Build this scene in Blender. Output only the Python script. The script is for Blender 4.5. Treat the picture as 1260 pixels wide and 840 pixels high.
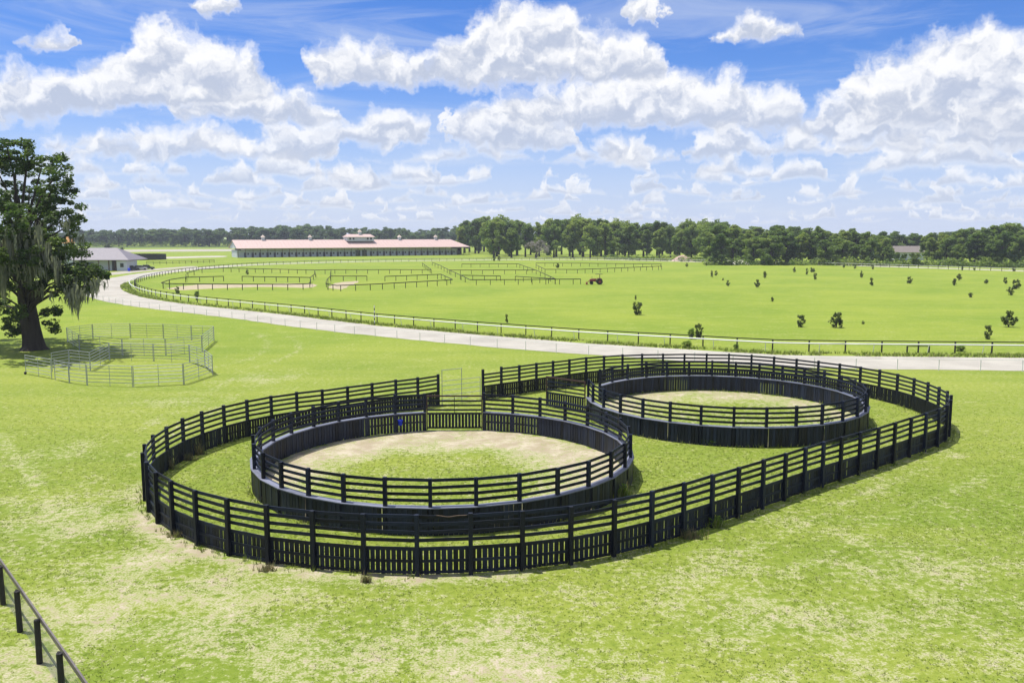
import bpy, bmesh, math, random
import numpy as np
from mathutils import Vector, Matrix, Euler, noise as mnoise

for o in list(bpy.data.objects):
    bpy.data.objects.remove(o)
scene = bpy.context.scene
COL = scene.collection
random.seed(7)
RNG = np.random.default_rng(11)
R = math.radians

# ------------------------------------------------------------------ camera
CAM_H, F_PX, Y_HOR = 12.0, 1050.0, 289.0
PITCH = math.atan((420 - Y_HOR) / F_PX)
cam = bpy.data.cameras.new("camera")
cam.sensor_width = 36.0
cam.lens = F_PX / 1260 * 36.0
cam.clip_start, cam.clip_end = 0.5, 20000
camo = bpy.data.objects.new("camera", cam)
camo.location = (0, 0, CAM_H)
camo.rotation_euler = (math.pi / 2 - PITCH, 0, 0)
COL.objects.link(camo)
scene.camera = camo
scene.render.resolution_x, scene.render.resolution_y = 1024, 682

# ------------------------------------------------------------------ light
SUN_DIR = Vector((0.30, -0.10, -1.0)).normalized()        # direction the light travels
SUN_EL = math.asin(-SUN_DIR.z)
sun = bpy.data.lights.new("sun", 'SUN')
sun.energy, sun.angle, sun.color = 4.4, R(0.53), (1.0, 0.955, 0.87)
suno = bpy.data.objects.new("sun", sun)
suno.rotation_euler = (-SUN_DIR).to_track_quat('Z', 'Y').to_euler()
suno.location = (0, 0, 80)
COL.objects.link(suno)

vs = scene.view_settings
vs.view_transform, vs.look, vs.gamma, vs.exposure = 'Standard', 'None', 1.0, 0.64
vs.use_curve_mapping = False

# ------------------------------------------------------------------ node helpers
class NT:
    def __init__(self, tree):
        self.t = tree
    def n(self, typ, **kw):
        nd = self.t.nodes.new(typ)
        for k, v in kw.items():
            setattr(nd, k, v)
        return nd
    def put(self, sock, v):
        if v is None:
            return
        if hasattr(v, 'is_output') or isinstance(v, bpy.types.NodeSocket):
            self.t.links.new(v, sock)
        else:
            if hasattr(sock, 'default_value'):
                try:
                    sock.default_value = v
                except Exception:
                    sock.default_value = (*v, 1.0)
    def m(self, op, a=None, b=None, c=None, clamp=False):
        nd = self.n('ShaderNodeMath', operation=op, use_clamp=clamp)
        for s, v in zip(nd.inputs, (a, b, c)):
            self.put(s, v)
        return nd.outputs[0]
    def vm(self, op, a=None, b=None, scale=None):
        nd = self.n('ShaderNodeVectorMath', operation=op)
        self.put(nd.inputs[0], a)
        self.put(nd.inputs[1], b)
        if scale is not None:
            self.put(nd.inputs['Scale'], scale)
        return nd.outputs[0]
    def noise(self, vec, scale, detail=4, rough=0.55, dist=0.0, dim='3D'):
        nd = self.n('ShaderNodeTexNoise', noise_dimensions=dim)
        self.put(nd.inputs['Vector'], vec)
        nd.inputs['Scale'].default_value = scale
        nd.inputs['Detail'].default_value = detail
        nd.inputs['Roughness'].default_value = rough
        nd.inputs['Distortion'].default_value = dist
        return nd.outputs[0]
    def sstep(self, v, a, b):
        nd = self.n('ShaderNodeMapRange', interpolation_type='SMOOTHSTEP')
        self.put(nd.inputs['Value'], v)
        nd.inputs['From Min'].default_value = a
        nd.inputs['From Max'].default_value = b
        return nd.outputs[0]
    def lin(self, v, a, b, c, d):
        nd = self.n('ShaderNodeMapRange')
        self.put(nd.inputs['Value'], v)
        for k, x in zip(('From Min', 'From Max', 'To Min', 'To Max'), (a, b, c, d)):
            nd.inputs[k].default_value = x
        return nd.outputs[0]
    def mix(self, f, a, b, blend='MIX'):
        nd = self.n('ShaderNodeMix', data_type='RGBA', blend_type=blend)
        self.put(nd.inputs['Factor'], f)
        for s, v in ((nd.inputs['A'], a), (nd.inputs['B'], b)):
            pass
        ia = [s for s in nd.inputs if s.name == 'A' and s.type == 'RGBA'][0]
        ib = [s for s in nd.inputs if s.name == 'B' and s.type == 'RGBA'][0]
        for s, v in ((ia, a), (ib, b)):
            if isinstance(v, tuple) and len(v) == 3:
                v = (*v, 1.0)
            self.put(s, v)
        return [s for s in nd.outputs if s.type == 'RGBA'][0]

# ------------------------------------------------------------------ world: Nishita sky with cumulus
def azel(px, py):
    """photo pixel -> (azimuth, elevation) in sky units of about 100 px"""
    u, v = (px - 630) / F_PX, -(py - 420) / F_PX
    d = Vector((u, math.cos(PITCH) + v * math.sin(PITCH), -math.sin(PITCH) + v * math.cos(PITCH))).normalized()
    return math.atan2(d.x, d.y) * 10.5, math.asin(d.z) * 10.5

# rows of cumulus: picture column, top, base (None where the row is open)
N_ = None
ROW_A = [(-60, N_), (-20, 82, 152), (30, 80, 150), (60, 86, 148), (105, 76, 142), (140, 58, 138), (165, 38, 136), (205, 20, 134), (240, 34, 132), (275, 50, 130), (305, 52, 126), (335, 84, 120), (350, N_), (370, N_), (382, 56, 104),
         (425, 50, 106), (470, 50, 106), (500, 56, 108), (530, 66, 108), (555, 46, 108), (580, 20, 108), (620, -4, 106), (680, 4, 106), (725, 32, 105), (780, 40, 104), (815, 52, 98), (835, N_), (1020, N_), (1055, 82, 158), (1110, 58, 160), (1205, 24, 164), (1300, 50, 166)]
ROW_B = [(-60, N_), (180, N_), (205, 118, 150), (260, 104, 153), (330, 108, 157), (385, 114, 157), (410, 130, 152), (425, N_), (600, N_), (625, 112, 152), (660, 104, 158), (700, 100, 160), (760, 84, 162), (810, 78, 163), (850, 84, 165), (900, 88, 166), (945, 104, 166), (975, 118, 168),
         (990, 140, 172), (1005, 128, 178), (1035, 112, 180), (1080, 100, 182), (1130, 106, 180), (1180, 126, 182), (1220, 116, 182), (1290, 130, 180)]
ROW_C = [(-60, N_), (40, N_), (60, 178, 196), (120, 168, 197), (180, 152, 194), (240, 164, 192), (300, 172, 197), (335, 156, 198), (370, 144, 199), (412, 150, 196), (422, 142, 182), (480, 132, 183), (528, 144, 180), (542, N_), (552, 132, 180), (585, 118, 184), (625, 120, 186), (670, 132, 188), (708, 148, 182), (722, N_),
         (735, 172, 197), (785, 166, 197), (802, N_), (838, N_), (850, 170, 197), (882, 156, 198), (910, 152, 198), (948, 172, 196), (960, N_), (1010, N_), (1030, 174, 192), (1090, 172, 191)]
ROW_D = [(-60, N_), (14, N_), (26, 42, 58), (55, 33, 62), (88, 40, 57), (98, N_), (225, N_), (236, 0, 12), (270, -10, 20), (298, -2, 14), (310, N_), (756, N_), (772, -8, 26), (812, -4, 26), (828, N_), (862, N_), (880, 38, 50), (905, 22, 51), (932, 11, 51), (962, 24, 48), (992, 32, 42), (1002, N_), (1330, N_)]

SPAN = 8.0                                                       # ramps cover azimuths of -8 .. 8 sky units
VTOP, VLOW = 3.6, 0.6
def row_ramp(k, u, row):
    rp = k.n('ShaderNodeValToRGB')
    k.put(rp.inputs[0], k.lin(u, -SPAN, SPAN, 0, 1))
    els = rp.color_ramp.elements
    data = []
    for i, e in enumerate(row):
        a = azel(e[0], 100)[0]
        if e[1] is None:
            nb = [r for r in row[max(0, i - 3):i + 4] if r[1] is not None]
            nb = min(nb, key=lambda r: abs(r[0] - e[0])) if nb else (0, 100, 100)
            m = azel(e[0], (nb[1] + nb[2] * 2) / 3)[1]
            data.append((a, m - .16, m + .10))
        else:
            data.append((a, azel(e[0], e[1])[1], azel(e[0], e[2])[1]))
    while len(els) < len(data):
        els.new(0.5)
    nrm = lambda v: (v - VLOW) / (VTOP - VLOW)
    for el_, (a, t, b) in zip(els, data):
        el_.position = (a + SPAN) / (2 * SPAN)
    for el_, (a, t, b) in zip(els, data):
        el_.color = (nrm(t), nrm(b), 0, 1)
    sp = k.n('ShaderNodeSeparateColor'); k.put(sp.inputs[0], rp.outputs[0])
    return [k.m('MULTIPLY_ADD', o, VTOP - VLOW, VLOW) for o in sp.outputs[:2]]

world = bpy.data.worlds.new("World")
scene.world = world
world.use_nodes = True
world.cycles.sampling_method = 'MANUAL'
world.cycles.sample_map_resolution = 512
w = NT(world.node_tree)
world.node_tree.nodes.clear()
tc = w.n('ShaderNodeTexCoord')
sx = w.n('ShaderNodeSeparateXYZ'); w.put(sx.inputs[0], tc.outputs['Generated'])
az = w.m('MULTIPLY', w.m('ARCTAN2', sx.outputs[0], sx.outputs[1]), 10.5)
el = w.m('MULTIPLY', w.m('ARCSINE', sx.outputs[2]), 10.5)
cP = w.n('ShaderNodeCombineXYZ'); w.put(cP.inputs[0], az); w.put(cP.inputs[1], el)
P = cP.outputs[0]
nd = w.n('ShaderNodeTexNoise', noise_dimensions='2D'); w.put(nd.inputs['Vector'], P)
nd.inputs['Scale'].default_value = 2.6; nd.inputs['Detail'].default_value = 4; nd.inputs['Roughness'].default_value = 0.6
wv = w.vm('MULTIPLY', w.vm('SUBTRACT', nd.outputs['Color'], (0.5, 0.5, 0.5)), (0.55, 0.34, 0))
Q = w.vm('ADD', P, wv)
sq = w.n('ShaderNodeSeparateXYZ'); w.put(sq.inputs[0], Q)
U, V = sq.outputs[0], sq.outputs[1]
detail = w.noise(Q, 3.0, 7, 0.55, 0.0, '2D')
detail2 = w.noise(w.vm('ADD', Q, (-0.05, 0.12, 0)), 3.0, 4, 0.5, 0.0, '2D')
dn = w.m('SUBTRACT', detail, 0.5)
def cloud_row(top, base, gain, namp):
    ft = w.m('SUBTRACT', top, V)
    fb = w.m('MULTIPLY', w.m('SUBTRACT', V, base), 1.7)
    f = w.m('MULTIPLY_ADD', w.m('MINIMUM', ft, fb), gain, w.m('MULTIPLY', dn, namp))
    hrel = w.m('DIVIDE', w.m('SUBTRACT', V, base), w.m('MAXIMUM', w.m('SUBTRACT', top, base), 0.08), clamp=True)
    return f, hrel
rows = []
for row, g_ in ((ROW_D, 6.0), (ROW_A, 4.2), (ROW_B, 4.2), (ROW_C, 5.0)):
    tp, bs = row_ramp(w, U, row)
    rows.append(cloud_row(tp, bs, g_, 1.7))
def comb(a, b):
    c = w.n('ShaderNodeCombineXYZ'); w.put(c.inputs[0], a); w.put(c.inputs[1], b)
    return c.outputs[0]
def small(su, sv, off, lo0, lo1, hi0, hi1, thr, gain):
    n1 = w.noise(comb(w.m('MULTIPLY_ADD', U, su, off), w.m('MULTIPLY_ADD', V, sv, off * 1.7)), 1.0, 5, 0.6, 0.0, '2D')
    win = w.m('MULTIPLY', w.sstep(el, lo0, lo1), w.m('SUBTRACT', 1.0, w.sstep(el, hi0, hi1)))
    f = w.m('SUBTRACT', w.m('MULTIPLY', w.m('SUBTRACT', n1, thr), gain), w.m('MULTIPLY', w.m('SUBTRACT', 1.0, win), 2.0))
    return f, w.m('MULTIPLY_ADD', w.m('SUBTRACT', n1, 0.5), 2.2, 0.55, clamp=True)
# flat-based rows receding to the horizon, all the way round
for j, (e_px, t_px, fr_) in enumerate(((90, 26, 1.0), (74, 22, 1.3), (60, 18, 1.7), (47, 15, 2.2), (36, 12, 2.9), (26, 10, 3.8), (16, 8, 5.2))):
    bn = w.noise(comb(w.m('MULTIPLY_ADD', az, fr_ * .35, 7.3 * j), 3.7 * j), 1.0, 1, 0.5, 0.0, '2D')
    tn_ = w.noise(comb(w.m('MULTIPLY_ADD', U, fr_, 11.9 * j + 2), 1.3 * j), 1.0, 3, 0.55, 0.0, '2D')
    base_ = w.m('MULTIPLY_ADD', w.m('SUBTRACT', bn, 0.5), t_px / 100 * 2.2, e_px / 100)
    hgt_ = w.m('MULTIPLY', w.m('SUBTRACT', tn_, 0.435), t_px / 100 * 6.5)
    Vj = w.m('MULTIPLY_ADD', w.m('SUBTRACT', V, el), t_px / 100 * 1.6, el)       # less billow on the far ones
    ft = w.m('SUBTRACT', w.m('ADD', base_, hgt_), Vj)
    fb = w.m('MULTIPLY', w.m('SUBTRACT', Vj, base_), 1.7)
    f_ = w.m('MULTIPLY_ADD', w.m('MINIMUM', ft, fb), 1.5 / (t_px / 100), w.m('MULTIPLY', dn, 1.5))
    h_ = w.m('DIVIDE', w.m('SUBTRACT', Vj, base_), w.m('MAXIMUM', hgt_, 0.03), clamp=True)
    rows.append((f_, h_))
# the same kind of heaps all round and above the frame
outw = w.m('MAXIMUM', w.sstep(w.m('ABSOLUTE', az), 6.0, 6.9), w.sstep(el, 3.0, 3.4))
f3, h3 = small(0.42, 0.95, 4.4, 1.0, 1.4, 14.0, 16.0, 0.47, 5.5)
rows.append((w.m('SUBTRACT', f3, w.m('MULTIPLY', w.m('SUBTRACT', 1.0, outw), 3.0)), h3))
# nearer rows in front of farther ones
sky = w.n('ShaderNodeTexSky', sky_type='NISHITA')
sky.sun_disc = False
sky.sun_elevation = SUN_EL
sky.sun_rotation = math.atan2(-SUN_DIR.x, -SUN_DIR.y)
sky.air_density, sky.dust_density, sky.ozone_density = 1.0, 0.2, 3.0
hs = w.n('ShaderNodeHueSaturation'); hs.inputs['Saturation'].default_value = 1.3
hs.inputs['Value'].default_value = 0.95
w.put(hs.inputs['Color'], sky.outputs[0])
far = w.m('SUBTRACT', 1.0, w.sstep(el, -0.3, 2.0))
base_c = w.mix(w.m('MULTIPLY', far, 0.85), w.vm('MULTIPLY', hs.outputs[0], (0.86, 0.87, 1.22)), (4.9, 5.8, 8.0))
veil = w.noise(w.vm('MULTIPLY', P, (0.30, 2.3, 1)), 1.0, 6, 0.62, 0.5, '2D')
col = w.mix(w.m('MULTIPLY', w.sstep(veil, 0.42, 0.8), 0.42), base_c, (6.2, 6.7, 7.6))
relief = w.m('MULTIPLY', w.m('SUBTRACT', detail, detail2), 1.9)
for f, hrel in reversed(rows):
    lit = w.m('ADD', w.m('MULTIPLY_ADD', hrel, 0.95, 0.0), relief, clamp=True)
    lit = w.m('MAXIMUM', lit, w.m('SUBTRACT', 0.8, w.m('MULTIPLY', f, 1.1)))     # thin edges glow
    cc = w.mix(w.sstep(lit, 0.0, 0.95), (4.5, 5.0, 6.2), (8.5, 8.5, 8.6))
    cc = w.mix(w.m('MULTIPLY', far, 0.3), cc, (6.0, 6.5, 7.6))
    col = w.mix(w.m('MULTIPLY', w.sstep(f, -0.3, 0.75), w.m('SUBTRACT', 0.97, w.m('MULTIPLY', far, 0.25))), col, cc)
bg = w.n('ShaderNodeBackground'); w.put(bg.inputs[0], col); bg.inputs[1].default_value = 0.078
wo = w.n('ShaderNodeOutputWorld'); w.t.links.new(bg.outputs[0], wo.inputs[0])
cy = scene.cycles
cy.max_bounces, cy.diffuse_bounces, cy.glossy_bounces, cy.transmission_bounces = 5, 3, 2, 3

# ------------------------------------------------------------------ pixel -> place
def G(px, py, z=0.0):
    """where the view ray through a photo pixel meets the level z"""
    u, v = (px - 630) / F_PX, -(py - 420) / F_PX
    dy = math.cos(PITCH) + v * math.sin(PITCH)
    dz = -math.sin(PITCH) + v * math.cos(PITCH)
    t = (z - CAM_H) / dz
    return Vector((u * t, dy * t, z))

# ------------------------------------------------------------------ object helpers
def tag(o, label=None, cat=None, group=None, kind=None):
    for k, v in (('label', label), ('category', cat), ('group', group), ('kind', kind)):
        if v:
            o[k] = v
    return o

def thing(name, loc, label, cat, group=None, rz=0.0):
    o = bpy.data.objects.new(name, None)
    o.empty_display_size = 0.2
    o.location = loc
    o.rotation_euler.z = rz
    COL.objects.link(o)
    return tag(o, label, cat, group)

def obj(name, mesh, parent=None, M=None):
    o = bpy.data.objects.new(name, mesh)
    COL.objects.link(o)
    if parent is not None:
        o.parent = parent
    if M is not None:
        o.matrix_basis = M
    return o

def mesh_from(name, verts, faces, mat, smooth=False):
    me = bpy.data.meshes.new(name)
    me.from_pydata([tuple(v) for v in verts], [], faces)
    me.materials.append(mat)
    if smooth:
        me.polygons.foreach_set('use_smooth', [True] * len(me.polygons))
    me.update()
    return me

def mesh_np(name, V, Fq, mat, n=4):
    me = bpy.data.meshes.new(name)
    V = np.ascontiguousarray(V, np.float32); Fq = np.ascontiguousarray(Fq, np.int32)
    me.vertices.add(len(V)); me.vertices.foreach_set('co', V.ravel())
    me.loops.add(Fq.size); me.loops.foreach_set('vertex_index', Fq.ravel())
    me.polygons.add(len(Fq))
    me.polygons.foreach_set('loop_start', np.arange(len(Fq), dtype=np.int32) * n)
    me.update(calc_edges=True)
    me.materials.append(mat)
    return me

class MB:
    """collects boxes, tubes and loose faces into one mesh"""
    def __init__(self):
        self.v, self.f = [], []
    def box(self, c, s, M=None):
        b = len(self.v)
        for x in (-.5, .5):
            for y in (-.5, .5):
                for z in (-.5, .5):
                    p = Vector((x * s[0], y * s[1], z * s[2]))
                    if M is not None:
                        p = M @ p
                    self.v.append(p + Vector(c))
        self.f += [tuple(b + i for i in q) for q in ((0, 1, 3, 2), (4, 6, 7, 5), (0, 4, 5, 1), (2, 3, 7, 6), (0, 2, 6, 4), (1, 5, 7, 3))]
        return self
    def mbox(self, M):
        b = len(self.v)
        for x in (-.5, .5):
            for y in (-.5, .5):
                for z in (-.5, .5):
                    self.v.append(M @ Vector((x, y, z)))
        self.f += [tuple(b + i for i in q) for q in ((0, 1, 3, 2), (4, 6, 7, 5), (0, 4, 5, 1), (2, 3, 7, 6), (0, 2, 6, 4), (1, 5, 7, 3))]
        return self
    def tube(self, pts, rad, n=8, cap=True):
        pts = [Vector(p) for p in pts]
        if not isinstance(rad, (list, tuple)):
            rad = [rad] * len(pts)
        base = len(self.v)
        for i, p in enumerate(pts):
            a, c = pts[max(i - 1, 0)], pts[min(i + 1, len(pts) - 1)]
            d = (c - a).normalized()
            up = Vector((0, 0, 1)) if abs(d.z) < .9 else Vector((1, 0, 0))
            s = d.cross(up).normalized(); t = s.cross(d)
            for k in range(n):
                an = 2 * math.pi * k / n
                self.v.append(p + (s * math.cos(an) + t * math.sin(an)) * rad[i])
        for i in range(len(pts) - 1):
            for k in range(n):
                k2 = (k + 1) % n
                self.f.append((base + i * n + k, base + i * n + k2, base + (i + 1) * n + k2, base + (i + 1) * n + k))
        if cap:
            self.f.append(tuple(base + k for k in reversed(range(n))))
            self.f.append(tuple(base + (len(pts) - 1) * n + k for k in range(n)))
        return self
    def poly(self, pts):
        b = len(self.v)
        self.v += [Vector(p) for p in pts]
        self.f.append(tuple(range(b, b + len(pts))))
        return self
    def prism(self, prof, y0, y1):
        """profile in x,z extruded along y"""
        b, n = len(self.v), len(prof)
        self.v += [Vector((x, y0, z)) for x, z in prof] + [Vector((x, y1, z)) for x, z in prof]
        self.f.append(tuple(range(b, b + n)))
        self.f.append(tuple(b + n + k for k in reversed(range(n))))
        for k in range(n):
            k2 = (k + 1) % n
            self.f.append((b + k2, b + k, b + n + k, b + n + k2))
        return self
    def build(self, name, mat, parent=None, smooth=False, M=None):
        return obj(name, mesh_from(name, self.v, self.f, mat, smooth), parent, M)

def frame(p0, p1, w, h):
    """matrix of a unit box stretched from p0 to p1, w wide, h high"""
    p0, p1 = Vector(p0), Vector(p1)
    d = p1 - p0
    L = d.length
    x = d.normalized()
    y = Vector((0, 0, 1)).cross(x)
    y = y.normalized() if y.length > 1e-4 else Vector((0, 1, 0))
    z = x.cross(y)
    M = Matrix.Identity(4)
    for i in range(3):
        M[i][0], M[i][1], M[i][2], M[i][3] = x[i] * L, y[i] * w, z[i] * h, (p0[i] + p1[i]) / 2
    return M

_unit = {}
def unit_box(mat):
    if mat.name not in _unit:
        mb = MB().box((0, 0, 0), (1, 1, 1))
        _unit[mat.name] = mesh_from('unit_' + mat.name, mb.v, mb.f, mat)
    return _unit[mat.name]

def bar(name, parent, p0, p1, w, h, mat):
    M = frame(p0, p1, w, h)
    if parent is not None:
        M = Matrix.Translation(-parent.location) @ M
    return obj(name, unit_box(mat), parent, M)

def post(name, parent, p, sx_, sy_, z0, z1, ang, mat):
    M = Matrix.Translation(Vector((p[0], p[1], (z0 + z1) / 2))) @ Matrix.Rotation(ang, 4, 'Z') @ Matrix.Diagonal((sx_, sy_, z1 - z0, 1))
    if parent is not None:
        M = Matrix.Translation(-parent.location) @ M
    return obj(name, unit_box(mat), parent, M)

# ------------------------------------------------------------------ materials
def principled(name, col, rough=0.7, var=0.25, nscale=3.0, spec=0.5, rnd=0.12, bump=0.0, metal=0.0, stretch=(1, 1, 1), col2=None):
    m = bpy.data.materials.new(name)
    m.use_nodes = True
    k = NT(m.node_tree)
    b = m.node_tree.nodes['Principled BSDF']
    t = k.n('ShaderNodeTexCoord')
    geo = k.n('ShaderNodeNewGeometry')
    vec = k.vm('MULTIPLY', geo.outputs['Position'], stretch)
    n1 = k.noise(vec, nscale, 6, 0.6)
    oi = k.n('ShaderNodeObjectInfo')
    f = k.m('ADD', k.lin(n1, 0.25, 0.75, 1 - var, 1 + var), k.lin(oi.outputs['Random'], 0, 1, -rnd, rnd))
    c = k.vm('SCALE', col, scale=f)
    if col2 is not None:
        n2 = k.noise(vec, nscale * 0.37, 5, 0.65)
        c = k.mix(k.sstep(n2, 0.56, 0.72), c, col2)
    k.put(b.inputs['Base Color'], c)
    b.inputs['Roughness'].default_value = rough
    b.inputs['Specular IOR Level'].default_value = spec
    b.inputs['Metallic'].default_value = metal
    if bump:
        bp = k.n('ShaderNodeBump'); bp.inputs['Strength'].default_value = bump
        bp.inputs['Distance'].default_value = 0.02
        k.put(bp.inputs['Height'], k.noise(vec, nscale * 3, 5, 0.6))
        k.put(b.inputs['Normal'], bp.outputs[0])
    return m

M_BLACK = principled('black_painted_board', (0.0048, 0.0085, 0.021), 0.55, 0.5, 5.0, 0.25, 0.62, 0.3, stretch=(1, 1, .25), col2=(0.010, 0.011, 0.016))
M_PENB = principled('blue_black_pen_board', (0.008, 0.0125, 0.028), 0.5, 0.55, 4.0, 0.3, 0.7, 0.35, stretch=(1, 1, .15), col2=(0.02, 0.019, 0.021))
M_LEDGE = principled('black_cap_sky_sheen', (0.13, 0.14, 0.19), 0.5, 0.3, 3.0, 0.6, 0.2, 0.15)  # black cap boards; sky sheen on their tops painted in as pale blue-grey
M_RUST = principled('rusty_brown_steel', (0.045, 0.019, 0.015), 0.7, 0.4, 6.0)
M_RAW = principled('bare_split_wood', (0.10, 0.068, 0.05), 0.8, 0.4, 12)
M_GALV = principled('galvanised_pipe', (0.36, 0.38, 0.40), 0.45, 0.15, 4, 0.5, 0.08, metal=0.55)
M_DARKW = principled('dark_creosote_wood', (0.018, 0.017, 0.016), 0.75, 0.3, 5, col2=(0.04, 0.035, 0.03))
M_CAPW = principled('weathered_dark_rail', (0.10, 0.085, 0.085), 0.6, 0.3, 8, col2=(0.16, 0.14, 0.13))
M_WHITE = principled('white_painted_pipe', (0.68, 0.68, 0.67), 0.45, 0.08, 2, rnd=0.04)
M_BLUE = principled('blue_plastic', (0.012, 0.04, 0.62), 0.4, 0.1, 3)

# ------------------------------------------------------------------ the fence lines, from post tops in the photo
OUT_TOP = [(540, 460.8), (515, 465.3), (487.8, 467), (458.3, 471.3), (428.3, 475.3), (396.7, 479.5), (365.4, 482.2), (333.3, 487), (304.2, 492.5), (275.8, 498.7), (248.3, 507.5), (225, 515), (205.8, 525), (188.3, 535), (177.8, 546.7), (175.8, 557.5), (181, 569), (191.7, 580.8), (210.3, 591.7), (240.5, 603.3), (279.7, 613.3), (328.3, 622.5), (384.2, 627.5), (447.2, 632.5), (512.5, 634.2), (579.2, 632), (642.5, 628.7), (702.2, 623), (755.8, 614.2), (801.7, 604.7), (840.5, 594.2), (875.5, 584.2), (907, 575), (938.7, 565.7), (965.3, 557.5), (990, 550), (1011.7, 543.7), (1033.3, 538.3), (1057.5, 531.2), (1079.7, 525.8), (1100, 519.7), (1119.7, 513.3), (1138.7, 507.5), (1155.8, 503), (1165.8, 498.3), (1169.2, 492.5), (1170, 486.7), (1165.8, 480.8), (1154.7, 476.3), (1141.7, 471.3), (1124.7, 465), (1104.2, 460), (1082, 455.3), (1059.2, 450.8), (1033, 447.5), (1007, 444.7), (980.4, 441.7), (952.2, 439.2), (925, 436.7), (897, 435.8), (870, 435.3), (842.2, 435), (816.2, 435), (790, 435.2), (766.3, 436.2), (743.7, 437.5), (721.7, 439.2), (701.3, 442), (681.3, 444.7), (660.8, 446.2), (640, 450), (617.5, 451.7), (595, 455)]
FH = 2.2
OUT = [G(x, y, FH).xy for x, y in OUT_TOP]
# the readings jitter by a pixel: ease each post a little towards its neighbours
OUT = [OUT[i] if i in (0, len(OUT) - 1) else OUT[i] * .6 + (OUT[i - 1] + OUT[i + 1]) * .2 for i in range(len(OUT))]
PEN1 = dict(c=Vector((-3.42, 42.60)), r=9.40)
PEN2 = dict(c=Vector((14.17, 56.55)), r=9.03)
ANG1 = [79.6 - 11.25 * k for k in range(31)]                     # gate from 102 to 79.6
ANG2 = [-181.1 + 11.6125 * k for k in range(9)] + [-88.2 + 11.3 * k for k in range(1, 17)] + [92.6 + 11.4 * k for k in range(1, 6)]  # opening 149.6..178.9 (left)

# ------------------------------------------------------------------ ground
def polyline_dist(P, pts, closed=False):
    """distance of many points to a polyline (numpy)"""
    best = np.full(len(P), 1e9)
    n = len(pts)
    for i in range(n if closed else n - 1):
        a, b = np.array(pts[i][:2]), np.array(pts[(i + 1) % n][:2])
        ab = b - a
        t = np.clip(((P - a) @ ab) / (ab @ ab), 0, 1)
        best = np.minimum(best, np.hypot(*(P - a - t[:, None] * ab).T))
    return best

def inside(P, pts):
    x, y = P[:, 0], P[:, 1]
    c = np.zeros(len(P), bool)
    n = len(pts)
    for i in range(n):
        (x1, y1), (x2, y2) = pts[i][:2], pts[i - 1][:2]
        if y1 == y2:
            continue
        m = ((y1 > y) != (y2 > y)) & (x < (x2 - x1) * (y - y1) / (y2 - y1) + x1)
        c ^= m
    return c

def catmull(pts, step):
    pts = [Vector((p[0], p[1])) for p in pts]
    out = []
    for i in range(len(pts) - 1):
        p0, p1, p2, p3 = pts[max(i - 1, 0)], pts[i], pts[i + 1], pts[min(i + 2, len(pts) - 1)]
        n = max(2, int((p2 - p1).length / step))
        for k in range(n):
            t = k / n
            out.append(0.5 * ((2 * p1) + (p2 - p0) * t + (2 * p0 - 5 * p1 + 4 * p2 - p3) * t * t + (3 * p1 - p0 - 3 * p2 + p3) * t ** 3))
    out.append(pts[-1])
    return out

def resample(pts, step):
    out, acc = [pts[0]], 0.0
    for a, b in zip(pts[:-1], pts[1:]):
        L = (b - a).length
        while acc + L >= step:
            t = (step - acc) / L
            a = a.lerp(b, t)
            out.append(a)
            L = (b - a).length
            acc = 0.0
        acc += L
    return out

BARE_SPOTS = [(90, 640, 3.6, .5), (250, 745, 3.6, .62), (130, 740, 3.0, .62), (40, 620, 2.5, .4), (600, 805, 2.6, .8), (640, 835, 2.4, .8),
              (900, 745, 4.2, .5), (1150, 720, 4.5, .45), (1040, 770, 3.5, .5), (400, 825, 3.4, .5), (760, 835, 2.6, .5), (60, 560, 2.5, .35),
              (180, 690, 2.5, .55), (320, 800, 3, .5), (1230, 800, 3, .45), (880, 690, 3, .35), (1020, 650, 3, .25), (330, 465, 2.5, .4), (215, 495, 3, .3),
              (520, 770, 3, .4), (700, 760, 3, .35), (1100, 830, 3, .45), (980, 820, 3, .4), (1200, 640, 3.4, .25), (30, 800, 1.6, .5), (55, 825, 1.3, .6)]
TRACKS = [[(300, 455), (345, 442), (368, 428), (352, 412), (300, 398)], [(262, 452), (310, 440), (330, 426), (318, 412), (280, 400)],
          [(0, 533), (30, 578), (58, 615), (75, 660)], [(160, 560), (235, 520), (320, 470)], [(140, 545), (215, 505), (300, 460)],
          [(1180, 560), (1080, 600), (960, 660), (820, 720)], [(1215, 585), (1120, 625), (1000, 690), (860, 760)]]

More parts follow.
